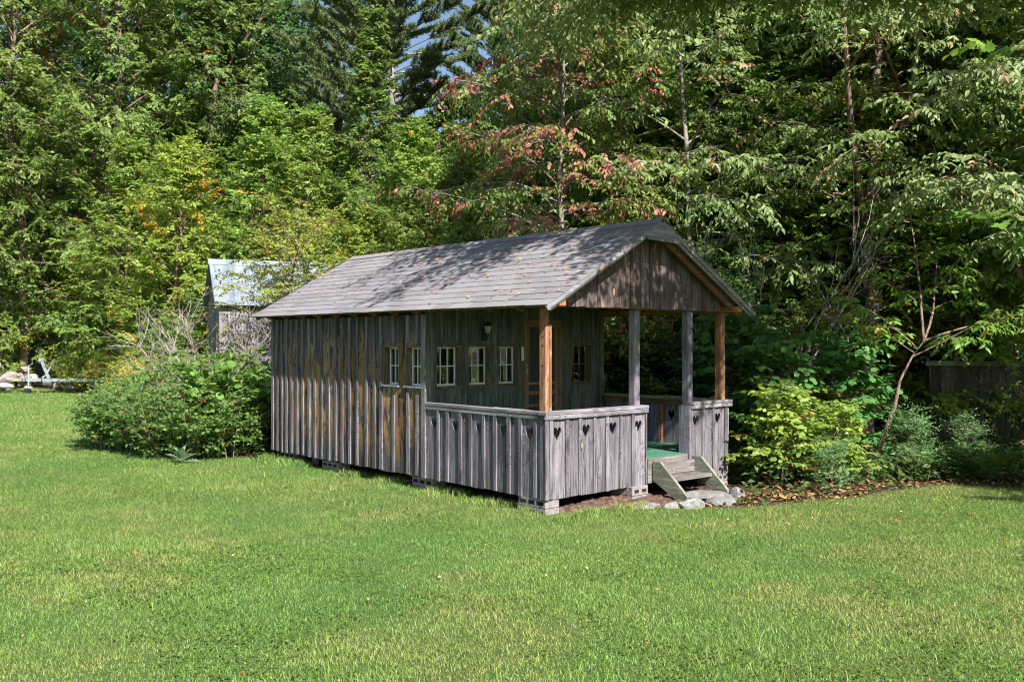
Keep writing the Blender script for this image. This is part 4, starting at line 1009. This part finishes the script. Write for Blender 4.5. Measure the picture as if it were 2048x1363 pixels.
# bramble thicket at the left of the cabin
def gen_thicket(seed, rx, ry, h, n, Ls, Wr, tmpl, pal, autumn, k=9, spike=0.0):
    r_ = np.random.RandomState(seed); w = Wood(); P, D, L_, G, Au = [], [], [], [], []
    for i in range(n):
        a = r_.rand() * 6.28; q_ = r_.rand() ** .5; x, y = rx * q_ * math.cos(a), ry * q_ * math.sin(a)
        az = math.atan2(y / ry, x / rx) + r_.normal() * .7; hh = h * (1 - .45 * q_ ** 2) * r_.uniform(.75, 1.15)
        pts, d = grow(r_, np.array([x * .8, y * .8, 0.]), (math.cos(az) * .35, math.sin(az) * .35, 1), hh * 1.25, 6, -.9 * (1 - spike), .08)
        w.tube(pts, np.linspace(.007, .003, 7), 3); g = r_.rand()
        for j in range(14):
            f = r_.uniform(.12, 1) * 6; i0 = min(int(f), 5); p = pts[i0] + (pts[i0 + 1] - pts[i0]) * (f - i0)
            b = r_.rand() * 6.28
            P.append(p); D.append(nrm(np.array([math.cos(b), math.sin(b), .25 + r_.normal() * .3]))); L_.append(r_.uniform(.12, .32)); G.append(g * .6 + r_.rand() * .4); Au.append(r_.rand() < autumn)
    P = np.array(P); D = np.array(D); L_ = np.array(L_); n = len(P); f = (np.arange(k)[None] + r_.rand(n, k)) / k
    PP = P[:, None] + D[:, None] * (L_[:, None] * f)[..., None]
    sd2 = nrm(np.cross(D, np.array([0, 0, 1.0])) + 1e-6)[:, None] * np.where(np.arange(k) % 2, 1, -1)[None, :, None]
    A = D[:, None] * .6 + sd2 * .8 + r_.normal(size=(n, k, 3)) * .3; A[..., 2] -= .35 * r_.rand(n, k)
    N = np.array([0, 0, .9]) + r_.normal(size=(n, k, 3)) * .45
    PP = PP.reshape(-1, 3); keep = PP[:, 2] > .03; nn = len(PP)
    cols = paint(r_, nn, pal, np.repeat(np.array(G), k), np.repeat(np.array(Au, float), k))
    Ln = Ls * r_.uniform(.55, 1.2, nn)
    return w.mesh('stem', M['twig']), leaf_mesh('crown', PP[keep], A.reshape(-1, 3)[keep], N.reshape(-1, 3)[keep], Ln[keep], (Ln * Wr)[keep], cols[keep], tmpl, M['leaf'])
BR = ((.075, .135, .035), (.155, .205, .06), (.34, .14, .06))
TH1 = gen_thicket(171, 1.35, 1.1, 1.15, 170, .07, .62, LANCE, BR, .03, k=9, spike=.25)
plant('bramble_thicket', TH1, (-5.75, 15.3, 0), 'low dark green bramble thicket on the lawn left of the cabin', 'bush', None, 0, (.95, .95, .8), ('stem', 'crown'))
plant('bramble_thicket', TH1, (-4.75, 14.35, 0), 'dense bramble thicket between the dark thicket and the light green cane shrub', 'bush', None, 2.2, (.95, .95, .86), ('stem', 'crown'))
plant('bramble_thicket', TH1, (-6.3, 17.4, 0), 'farther bramble thicket behind the first one', 'bush', None, 4.0, (1.0, 1.0, .9), ('stem', 'crown'))
plant('bramble_thicket', TH1, (-5.4, 17.2, 0), 'bramble thicket in front of the dead shrub', 'bush', None, 1.0, (1.1, 1.0, 1.15), ('stem', 'crown'))
TH2 = gen_thicket(172, .7, .7, 1.6, 50, .12, .78, ROUND, ((.10, .18, .045), (.17, .26, .06), (.3, .3, .05)), .01, spike=.25)
plant('cane_shrub', TH2, (-4.05, 14.9, 0), 'light green big-leaved cane shrub against the rear corner of the cabin', 'bush', None, 0, 1, ('stem', 'crown'))
TH3 = gen_thicket(173, .9, .7, .95, 110, .06, .30, DIAM, ((.12, .17, .04), (.20, .22, .05), (.50, .36, .03)), .35, spike=.5)
for x, y, sc, lb in [(-6.6, 19.5, 1.2, 'clump of goldenrod in yellow bloom behind the brambles'), (-8.0, 21.0, 1.15, 'left clump of goldenrod in front of the dark wood'), (-9.0, 24.2, 1.3, 'clump of goldenrod and rusty weeds beyond the thicket'),
                     (-12.6, 30.6, 1.3, 'rusty weeds behind the middle of the trailer beam'), (-14.1, 31.8, 1.4, 'rusty weeds behind the trailer winch post')]:
    plant('goldenrod', TH3, (x, y, 0), lb, 'plant', None, x, sc, ('stem', 'crown'))

# dead shrub and vine-covered small tree in front of the shed
def gen_bare(seed, h, n, spread):
    r_ = np.random.RandomState(seed); w = Wood(); m = Wood()
    for i in range(n):
        az = r_.rand() * 6.28; q, d = grow(r_, np.array([r_.normal() * .12, r_.normal() * .12, -.05]), (math.cos(az) * spread, math.sin(az) * spread, 1), h * r_.uniform(.7, 1.1), 8, -.3, .08)
        w.tube(q, np.linspace(.02, .005, 9), 5)
        for j in range(12):
            f = r_.uniform(.3, 1) * 8; i0 = min(int(f), 7); p = q[i0]
            q2, d2 = grow(r_, p, nrm(nrm(q[i0 + 1] - q[i0]) + r_.normal(size=3) * .6), h * r_.uniform(.15, .35), 4, .1, .14); m.tube(q2, np.linspace(.007, .003, 5), 3)
            for t_ in range(5):
                q3, _ = grow(r_, q2[r_.randint(1, 4)], nrm(d2 + r_.normal(size=3) * .7), h * r_.uniform(.06, .16), 3, .1, .15); m.tube(q3, np.linspace(.004, .002, 4), 3)
    return w.mesh('stem', M['twig']), m.mesh('branches', M['twig'])
BARE = gen_bare(181, 2.7, 11, .6)
plant('dead_shrub', BARE, (-6.45, 19.6, 0), 'leafless grey shrub in front of the corner of the old shed', 'shrub', None, 0, 1, ('stem', 'branches'))
for x, y, sc, rz, lb in [(3.45, 13.6, 1.4, .5, 'tall leafless grey shrub behind the right rake of the porch roof')]:
    plant('dead_shrub', BARE, (x, y, 0), lb, 'shrub', None, rz, (sc * .8, sc * .8, sc), ('stem', 'branches'))
plant('dead_shrub', BARE, (-4.75, 16.2, 0), 'bare brown twigs rising out of the brambles left of the cabin', 'shrub', None, 3.1, (.75, .75, .72), ('stem', 'branches'))
VT = gen_tree(182, 3.9, .05, 1.9, lambda t: 1.7 * (1 - .3 * t), 32, 8, 5, 8, Ls=.085, Wr=.55, pal=((.17, .2, .04), (.28, .26, .05), (.4, .25, .08)), autumn=.08, droop=.35, lean=(.5, 0), thin=.7, outw=.8)
plant('vine_tree', VT[:2], (-5.15, 19.9, 0), 'small yellow-leaved tree half covering the metal roof of the shed', 'tree', None, 0, 1)
plant('vine_tree', VT[:2], (-4.3, 21.6, 0), 'second yellow-leaved tree hiding the right end of the shed roof', 'tree', None, 2.6, 1.0)

# mulleins
def gen_mullein(seed, n=13, Lm=.30):
    r_ = np.random.RandomState(seed); P = np.zeros((n, 3)); az = np.arange(n) * 2.4; el = np.linspace(.15, 1.2, n)
    A = np.stack([np.cos(az) * np.cos(el), np.sin(az) * np.cos(el), np.sin(el)], 1); P[:, 2] = np.linspace(.02, .1, n)
    N = np.stack([-np.cos(az) * np.sin(el), -np.sin(az) * np.sin(el), np.cos(el)], 1)
    L_ = Lm * np.linspace(1.1, .7, n)
    T = (np.array([(0, 0, 0), (.3, .4, .05), (.7, .42, .03), (1, 0, -.12), (.7, -.42, .03), (.3, -.4, .05), (.5, 0, -.03)]), LANCE[1])
    return T, P, A, N, L_, r_
for (x, y, lm, lb) in [(-4.59, 13.05, .25, 'silvery green mullein rosette in front of the bramble thicket'), (-3.80, 14.15, .30, 'broad mullein rosette beside the rear corner of the cabin')]:
    T, P, A, N, L_, r_ = gen_mullein(int(x * -10), 13, lm)
    e = tag(empty('mullein', (x, y, 0)), lb, 'plant')
    for i in range(len(P)):
        me = leaf_mesh('leaf', P[i:i + 1], A[i:i + 1], N[i:i + 1], L_[i:i + 1], L_[i:i + 1] * .42, np.array([[.19, .28, .16]]) * r_.uniform(.85, 1.15), T, M['leaf']); link('leaf', me, e)

# ferns
def fern_mesh(seed, n=11, Lf=.62):
    r_ = np.random.RandomState(seed); P, A, N, L_ = [], [], [], []
    for i in range(n):
        az = i * 2.4 + r_.rand() * .4; q, _ = grow(r_, np.zeros(3), (math.cos(az) * .45, math.sin(az) * .45, 1), Lf * r_.uniform(.75, 1.1), 16, -1.3, .01)
        for j in range(2, 17):
            d = nrm(q[j] - q[j - 1]); s_ = nrm(np.cross(d, (0, 0, 1))); f = j / 16
            for sg in (-1, 1):
                P.append(q[j]); A.append(s_ * sg + d * .25); N.append(np.cross(s_, d) + r_.normal(size=3) * .1); L_.append(Lf * .26 * math.sin(math.pi * min(.97, f * .85 + .12)) )
    P, A, N, L_ = map(np.array, (P, A, N, L_)); c = np.array([[.13, .21, .05]]) * r_.uniform(.8, 1.2, (len(P), 1))
    return leaf_mesh('fronds', P, A, N, L_, L_ * .26, c, DIAM, M['leaf'])
fm = [fern_mesh(5), fern_mesh(6)]
for i, (x, y, sc, lb) in enumerate([(5.72, 11.35, 1.0, 'sunlit fern in front of the dark fence'), (5.2, 11.9, .9, 'dark fern left of the sunlit fern'), (5.0, 11.5, .7, 'small fern between the pale weeds and the dark fern'), (6.6, 11.6, .8, 'fern at the right edge of the lawn'), (6.1, 12.3, .9, 'shaded fern close to the dark fence')]):
    o = tag(empty('fern', (x, y, 0), i * 1.3), lb, 'fern'); o.scale = (sc,) * 3; link('fronds', fm[i % 2], o)

# low undergrowth on the forest floor, and litter of fallen leaves
def scatter(n, fn, seed, zmax=.02):
    r_ = np.random.RandomState(seed); out = []
    while sum(len(o) for o in out) < n:
        p = fn(r_, n); out.append(p)
    return np.concatenate(out)[:n], r_
def floor_pts(r_, n):
    y = 9.6 + 22 * r_.rand(n) ** 2.2; x = r_.uniform(-1, 1, n) * (y * .58 + 1.5); lx, ly = to_local(x, y)
    ok = (y > lawn_edge_y(x) + .1) & ~((lx > -.35) & (lx < 3.1) & (ly > -.6) & (ly < 5.8)); return np.stack([x[ok], y[ok]], 1)
p, r_ = scatter(26000, floor_pts, 31)
c = np.array([(.26, .14, .07), (.36, .22, .11), (.16, .09, .05), (.42, .31, .10), (.20, .22, .06)])[r_.choice(5, len(p), p=(.3, .25, .3, .07, .08))] * r_.uniform(.6, 1.1, (len(p), 1))
sz = r_.uniform(.04, .09, len(p)) * (1 + np.maximum(p[:, 1] - 13, 0) * .06)
tag(link('leaf_litter', leaf_mesh('leaf_litter', np.column_stack([p, r_.uniform(.005, .035, len(p))]), np.column_stack([r_.normal(size=(len(p), 2)), r_.normal(size=len(p)) * .25]), np.column_stack([r_.normal(size=(len(p), 2)) * .35, np.ones(len(p))]), sz, sz * .65, c, DIAM, M['dryleaf'])),
    'brown fallen leaves covering the ground under the trees beside the porch', kind='stuff')
p, r_ = scatter(9000, lambda r_, n: (lambda q: q[(q[:, 1] > 11.2) | ((q[:, 0] > 2.4) & (r_.rand(len(q)) < .22))])(floor_pts(r_, n)), 37)
k = 7; PP = np.repeat(np.column_stack([p, np.zeros(len(p))]), k, 0); n = len(PP)
hgt = r_.rand(n) ** 1.3 * .35; PP[:, :2] += r_.normal(size=(n, 2)) * .07; PP[:, 2] = hgt + .01
A = r_.normal(size=(n, 3)); A[:, 2] *= .35; N = r_.normal(size=(n, 3)) * .4; N[:, 2] += 1
sz = r_.uniform(.05, .11, n)
c = np.array((.05, .11, .03)) * (1 - (q := r_.rand(n, 1))) + np.array((.11, .17, .05)) * q
tag(link('undergrowth', leaf_mesh('undergrowth', PP, A, N, sz, sz * .6, c * r_.uniform(.7, 1.2, (n, 1)), DIAM, M['leaf'])), 'low green undergrowth on the forest floor', kind='stuff')

# ------------------------------------------------------------------ old shed
shed = tag(empty('old_shed', (-6.88, 22.1, 0), math.atan2(.42, .906)), 'old grey board shed with a steep pale metal roof half hidden by bushes', 'shed')
SW, SLn, SE, SR = 2.0, 5.2, 2.66, 3.62
bk = MB().box(.03, SLn - .03, .03, SW - .03, 0, SE - .05).build('wall', M['dark'], shed)
x = 0.0
while x < SLn - .05:
    wd = rd.uniform(.16, .24); b = min(x + wd, SLn); board('board', bk, M['shed_z'], x + .003, b - .003, .02, SE - .02, 0, .022, 'y', .003, .03); x = b
y = 0.0
while y < SW - .01:
    b = min(y + .2, SW); zt_ = SE + (SR - SE) * (1 - abs((y + b) / 2 - SW / 2) / (SW / 2)) - .06
    board('board', bk, M['shed_z'] if y else M['shed_z'], y + .003, b - .003, .02, zt_, -.001, .022, 'x', .003, .03); y = b
for x in (-.02, .0): pass
rfm = MB()
for sg in (1, -1):
    ya = -.16 if sg > 0 else SW + .16; sl_ = (SR - SE) / (SW / 2); ze = SE - .16 * sl_ + .03
    rfm.add([(-.12, ya, ze), (SLn + .12, ya, ze), (SLn + .12, SW / 2, SR + .03), (-.12, SW / 2, SR + .03), (-.12, ya, ze + .02), (SLn + .12, ya, ze + .02), (SLn + .12, SW / 2, SR + .05), (-.12, SW / 2, SR + .05)],
            [(0, 1, 2, 3), (7, 6, 5, 4), (0, 4, 5, 1), (1, 5, 6, 2), (2, 6, 7, 3), (3, 7, 4, 0)])
srf = rfm.build('roof', M['tin'], shed)
for i in range(13):
    x = -.10 + i * (SLn + .2) / 12
    MB().bar((x, -.16, SE - .16 * sl_ + .06), (x, SW / 2, SR + .06), .03, .022).build('seam', M['tin'], srf)
MB().prism([(SW / 2 - .13, SR - .06), (SW / 2, SR + .085), (SW / 2 + .13, SR - .06), (SW / 2, SR + .07)], -.14, SLn + .14, 0).build('ridge_cap', M['tin'], srf)

# ------------------------------------------------------------------ boat trailer with winch post
trl = tag(empty('boat_trailer', (-15.62, 30.5, 0), R(-9)), 'galvanised boat trailer tongue with a V-shaped bow stop and jack wheel', 'trailer')
MB().box(-.35, 4.4, -.045, .045, .39, .49).build('tongue_beam', M['galv'], trl, bevel=.006)
mb = MB(); mb.box(-.62, -.36, -.05, .05, .40, .48); mb.tube([(-.62, 0, .44), (-.80, 0, .46)], [.045, .06], 8); cp = mb.build('coupler', M['galv'], trl)
MB().box(-.56, -.385, -.0535, -.0505, .405, .475).build('decal', M['yellow'], cp)
for x in (-.28, -.17, .0, .42): MB().box(x, x + .035, -.049, .049, .385, .495).build('band', M['black'], trl)
mb = MB(); mb.tube([(0, -.09, .12), (0, -.09, .90)], .026, 8); mb.box(-.04, .04, -.10, -.04, .38, .5); jk = mb.build('jack', M['galv'], trl)
MB().tube([(0, -.13, .085), (0, -.05, .085)], .085, 14).build('wheel', M['black'], jk)
MB().tube([(0, -.09, .90), (.13, -.09, .95), (.14, -.09, 1.0)], .012, 6).build('crank', M['galv'], jk)
mb = MB(); mb.bar((.66, 0, .49), (.40, 0, 1.06), .07, .07, (0, 1, 0)); mb.bar((.60, 0, .66), (.88, 0, 1.12), .06, .06, (0, 1, 0)); mb.bar((.42, 0, .5), (.58, 0, .62), .05, .05, (0, 1, 0)); wp_ = mb.build('winch_post', M['galv'], trl)
MB().tube([(.385, -.06, 1.09), (.385, .06, 1.09)], .06, 12).build('bow_roller', M['galv'], wp_)
MB().tube([(.90, -.04, 1.14), (.90, .04, 1.14)], .035, 10).build('bow_roller', M['black'], wp_)

# stone heap behind the trailer: each stone a thing
hp = [(x + .75, y - 1.3, z, s_) for x, y, z, s_ in [(-18.3, 32.6, .55, .75), (-17.6, 32.9, .5, .85), (-17.0, 32.6, .42, .6), (-17.3, 32.0, .25, .6), (-18.0, 31.9, .3, .7), (-16.6, 32.3, .5, .7), (-16.2, 32.6, .35, .6), (-16.5, 31.9, .18, .45), (-15.7, 32.2, .25, .55), (-15.2, 32.0, .2, .45),
      (-17.9, 32.5, .95, .6), (-16.9, 32.5, .85, .5), (-18.7, 32.2, .3, .7), (-14.5, 32.6, .15, .45), (-13.9, 32.2, .13, .4)]]
hp = [(x, y, z * .9, s_ * .8) for x, y, z, s_ in hp] + [(-17.6 + rd.random() * 2.6, 30.9 + rd.random() * .8, .08 + rd.random() * .5, .22 + rd.random() * .2) for _ in range(5)]
HS = ordinal(hp)
for i, (x, y, z, s_) in enumerate(hp):
    rock('heap_stone', (x, y, z), (s_ * rd.uniform(.9, 1.4), s_ * .8, s_ * rd.uniform(.5, .75)), M['stone_p'] if i % 3 else M['stone_w'], f"{'pinkish' if i % 3 else 'whitish'} stone in the heap behind the boat trailer, {HS[i]}", 60 + i, 'stone', group='stones heaped behind the trailer', rz=i * 1.1)

# ------------------------------------------------------------------ dark board fence at the right
fence = tag(empty('board_fence', (6.25, 14.1, 0), math.atan2(-.5, 3.4)), 'dark upright-board fence in deep shade behind the ferns', 'fence')
x = 0.0; i = 0
while x < 5.5:
    wd = rd.uniform(.13, .2); board('board', fence, M['dark_fence'], x + .004, x + wd - .004, .03, 1.33 + rd.uniform(-.02, .02), 0, .02, 'y', .004, .02); x += wd
MB().box(-.05, 5.6, -.045, -.002, 1.33, 1.40).build('top_rail', M['moss_y'], fence)
MB().box(-.02, 5.55, .022, .06, .35, .44).build('rail', M['dark_fence'], fence)
for x in (0, 1.8, 3.6, 5.4): MB().box(x, x + .09, .062, .15, 0, 1.36).build('post', M['dark_fence'], fence)

# ------------------------------------------------------------------ bare soil at the cabin, fallen leaves
def soil_patch(cx, cy, rx, ry, h, seed, rz):
    n = 26; r_ = np.random.RandomState(seed); g = np.linspace(-1, 1, n); X, Y = np.meshgrid(g, g); rr = np.sqrt(X ** 2 + Y ** 2)
    Z = np.clip(1 - rr ** 2, 0, 1) * h + (r_.rand(n, n) - .5) * h * .9 * (rr < .95); Z = np.where(rr > .97, -.03, Z)
    x = X * rx; y = Y * ry; V = np.stack([cx + x * math.cos(rz) - y * math.sin(rz), cy + x * math.sin(rz) + y * math.cos(rz), Z + .006], -1).reshape(-1, 3)
    i = np.arange(n - 1); I, J = np.meshgrid(i, i); a = (J * n + I).ravel(); return V, np.stack([a, a + 1, a + n + 1, a + n], 1)
Vs, Fs, off = [], [], 0
for args in [(.95, 9.78, .72, .20, .06, 1, CAB_A), (-.9, 11.35, 2.6, .5, .03, 2, CAB_A + R(90)), (1.6, 10.2, .9, .5, .04, 3, CAB_A)]:
    v_, f_ = soil_patch(*args); Vs.append(v_); Fs.append(f_ + off); off += len(v_)
tag(link('loose_soil', npmesh('loose_soil', np.concatenate(Vs), np.concatenate(Fs), M['soil'], smooth=False)), 'loose brown soil along the foot of the cabin', kind='stuff')
# dry leaves on roof, steps and lawn
r_ = np.random.RandomState(5); n = 210; s_ = r_.uniform(.05, SL - .05, n) ; s_ = SL * (s_ / SL) ** .75; y_ = FY + (BY - FY) * r_.rand(n) ** 1.35
lx = EX + s_ * math.cos(TH) - .018 * math.sin(TH); lz = EZ + s_ * math.sin(TH) + .018 * math.cos(TH)
Pw = np.stack([CAB_P[0] + lx * math.cos(CAB_A) - y_ * math.sin(CAB_A), CAB_P[1] + lx * math.sin(CAB_A) + y_ * math.cos(CAB_A), lz + .004], 1)
nv = np.array([-math.sin(TH) * math.cos(CAB_A), -math.sin(TH) * math.sin(CAB_A), math.cos(TH)])
A = np.cross(nv, r_.normal(size=(n, 3))); 
c = np.array([(.42, .08, .05), (.50, .22, .10), (.45, .38, .10), (.30, .20, .12)])[r_.choice(4, n, p=(.38, .3, .12, .2))] * r_.uniform(.7, 1.2, (n, 1)); sz = r_.uniform(.025, .06, n)
tag(link('roof_leaves', leaf_mesh('roof_leaves', Pw, A + nv * .15, nv + r_.normal(size=(n, 3)) * .25, sz, sz * .6, c, DIAM, M['dryleaf'])), 'small red and yellow fallen leaves scattered over the cabin roof', kind='stuff')
n = 430; y_ = 4.4 + 12 * r_.rand(n) ** 1.2; x_ = r_.uniform(-1, 1, n) * (y_ * .58); ex = np.where(r_.rand(n) < .45, 1, 0); x_ = np.where(ex, r_.uniform(1.5, 6.2, n), x_); y_ = np.where(ex, lawn_edge_y(x_) - r_.rand(n) ** 1.5 * 1.6, y_)
ok = y_ < lawn_edge_y(x_); x_, y_ = x_[ok], y_[ok]; n = len(x_); sz = r_.uniform(.014, .034, n)
c = np.array([(.45, .12, .05), (.50, .30, .12), (.55, .45, .15), (.35, .22, .12)])[r_.choice(4, n)] * r_.uniform(.7, 1.2, (n, 1))
tag(link('lawn_leaves', leaf_mesh('lawn_leaves', np.stack([x_, y_, r_.uniform(.02, .045, n)], 1), r_.normal(size=(n, 3)) * (1, 1, .3), np.array([0, 0, 1]) + r_.normal(size=(n, 3)) * .4, sz, sz * .6, c, DIAM, M['dryleaf'])), 'a few dry leaves lying on the lawn', kind='stuff')

# ------------------------------------------------------------------ lawn grass
r_ = np.random.RandomState(8)
def lawn_points(y0, y1, dens, pw):
    """random points with density dens*(7/y)^pw per square metre inside the view wedge plus a margin"""
    ys = np.linspace(y0, y1, 400); pdf = dens * np.minimum(1, (7 / ys) ** pw) * (1.16 * ys + 2.4); n = int(np.trapezoid(pdf, ys) if hasattr(np, 'trapezoid') else np.trapz(pdf, ys))
    cdf = np.cumsum(pdf); cdf /= cdf[-1]; y = np.interp(r_.rand(n), cdf, ys); x = r_.uniform(-1, 1, n) * (.58 * y + 1.2)
    lx, ly = to_local(x, y)
    soil = (((lx - .72) / .72) ** 2 + ((ly + .02) / (.13 + .14 * vnoise(x, y, .12))) ** 2 < 1) | ((lx > .12 + .1 * vnoise(x, y, .15)) & (lx < 3.0) & (ly > .1) & (ly < 5.6))
    edge = lawn_edge_y(x) - y; thin_ = r_.rand(n) < np.clip(edge / .5 + .25, 0, 1)
    ok = (edge > -.2) & thin_ & ~soil & ~((lx > 1.15) & (lx < 2.5) & (ly > -.65 + .15 * vnoise(x, y, .2)) & (ly < .2) & (r_.rand(n) < .85))
    return x[ok], y[ok]
def blades(x, y, hm, wm, seg):
    n = len(x); az = r_.rand(n) * 6.28; clump = fbm(x, y, .45); h_ = hm * (.45 + 1.1 * clump) * r_.uniform(.5, 1.25, n)
    bend = r_.uniform(.3, 1.5, n); dx = np.cos(az); dy = np.sin(az); w_ = wm * r_.uniform(.6, 1.3, n) * np.maximum(1, y / 8)
    yb = r_.rand(n) * 6.28; sx = -np.sin(yb); sy = np.cos(yb)
    P0 = np.stack([x, y, np.zeros(n)], 1); Sd = np.stack([sx, sy, 0 * x], 1) * w_[:, None] / 2
    mid_ = P0 + np.stack([dx * bend * h_ * .25, dy * bend * h_ * .25, h_ * .6], 1); tip = P0 + np.stack([dx * bend * h_ * .8, dy * bend * h_ * .8, h_ * (1.05 - .25 * bend)], 1)
    dry = fbm(x + 9, y - 4, 1.3) * .6 + fbm(x - 3, y + 8, .35) * .4; dk = fbm(x - 20, y + 3, 1.7)
    a = np.clip((dry - .49) * 6, 0, 1)[:, None] * .8; b = np.clip((.50 - dk) * 4, 0, 1)[:, None] * .8
    g1 = np.array((.19, .285, .065)); g2 = np.array((.30, .31, .095)); g3 = np.array((.115, .235, .05))
    c = (g1 * (1 - a) + g2 * a); c = c * (1 - b) + g3 * b
    st = (r_.rand(n) < .03 + .10 * a[:, 0])[:, None]; c = np.where(st, np.array((.33, .30, .15)), c) * r_.uniform(.65, 1.35, (n, 1))
    c *= (1 + .35 * (fbm(x, y, .16) - .5))[:, None]
    if seg == 2:
        V = np.stack([P0 - Sd, P0 + Sd, mid_ + Sd * .8, mid_ - Sd * .8, tip], 1); F = np.array([(0, 1, 2), (0, 2, 3), (3, 2, 4)]); k = 5
    else:
        V = np.stack([P0 - Sd, P0 + Sd, tip], 1); F = np.array([(0, 1, 2)]); k = 3
    return V.reshape(-1, 3), (np.arange(n)[:, None, None] * k + F[None]).reshape(-1, 3), np.repeat(c, k, 0)
for y0, y1, dens, pw, hm, wm, seg in [(3.6, 8.0, 7500, 1, .030, .0034, 2), (8.0, 15.0, 7000, 1.9, .038, .004, 1), (15.0, 33.5, 6000, 1.9, .045, .005, 1)]:
    x, y = lawn_points(y0, y1, dens, pw); V, F, c = blades(x, y, hm, wm, seg)
    tag(link('grass', npmesh('grass', V, F, M['grass'], c)), 'mown green lawn grass with yellowish patches', kind='stuff')
n = 5200; y_ = 4.0 + 9 * r_.rand(n) ** 1.3; x_ = r_.uniform(-1, 1, n) * (y_ * .58 + .6); m = (y_ < lawn_edge_y(x_) - .3) & (fbm(x_ + 70, y_, .5) > .5)
V, F, c = blades(x_[m], y_[m], .075, .0045, 2)
tag(link('long_blades', npmesh('long_blades', V, F, M['grass'], np.clip(c * 1.15, 0, .6))), 'longer grass blades missed by the mower', kind='stuff')
# taller tufts along the foot of the cabin and bushes, clover leaves in the turf
n = 6000; t_ = r_.rand(n) * 5.9; x_l = .10 - np.abs(r_.normal(size=n)) * .14; x = CAB_P[0] + x_l * math.cos(CAB_A) - t_ * math.sin(CAB_A); y = CAB_P[1] + x_l * math.sin(CAB_A) + t_ * math.cos(CAB_A)
ok = fbm(x, y, .3) > .47; x, y = x[ok], y[ok]
n = 1500; x_l = r_.uniform(-.15, 1.5, n); y_l = -.27 - np.abs(r_.normal(size=n)) * .08; x2 = CAB_P[0] + x_l * math.cos(CAB_A) - y_l * math.sin(CAB_A); y2 = CAB_P[1] + x_l * math.sin(CAB_A) + y_l * math.cos(CAB_A)
ok = fbm(x2, y2, .2) > .5; x = np.concatenate([x, x2[ok]]); y = np.concatenate([y, y2[ok]]); V, F, c = blades(x, y, .09, .005, 2)
tag(link('tall_grass', npmesh('tall_grass', V, F, M['grass'], c)), 'uncut grass tufts along the foot of the side wall', kind='stuff')
x, y = lawn_points(3.8, 16, 900, 1.6); m = fbm(x + 50, y + 50, .8) > .50; x, y = x[m], y[m]; n = len(x); sz = r_.uniform(.010, .022, n)
c = np.array((.12, .21, .04)) * r_.uniform(.6, 1.4, (n, 1))
tag(link('clover', leaf_mesh('clover', np.stack([x, y, r_.uniform(.015, .045, n)], 1), r_.normal(size=(n, 3)) * (1, 1, .2), np.array([0, 0, 1]) + r_.normal(size=(n, 3)) * .3, sz, sz * .9, c, ROUND, M['leaf'])), 'clover leaves in the lawn', kind='stuff')
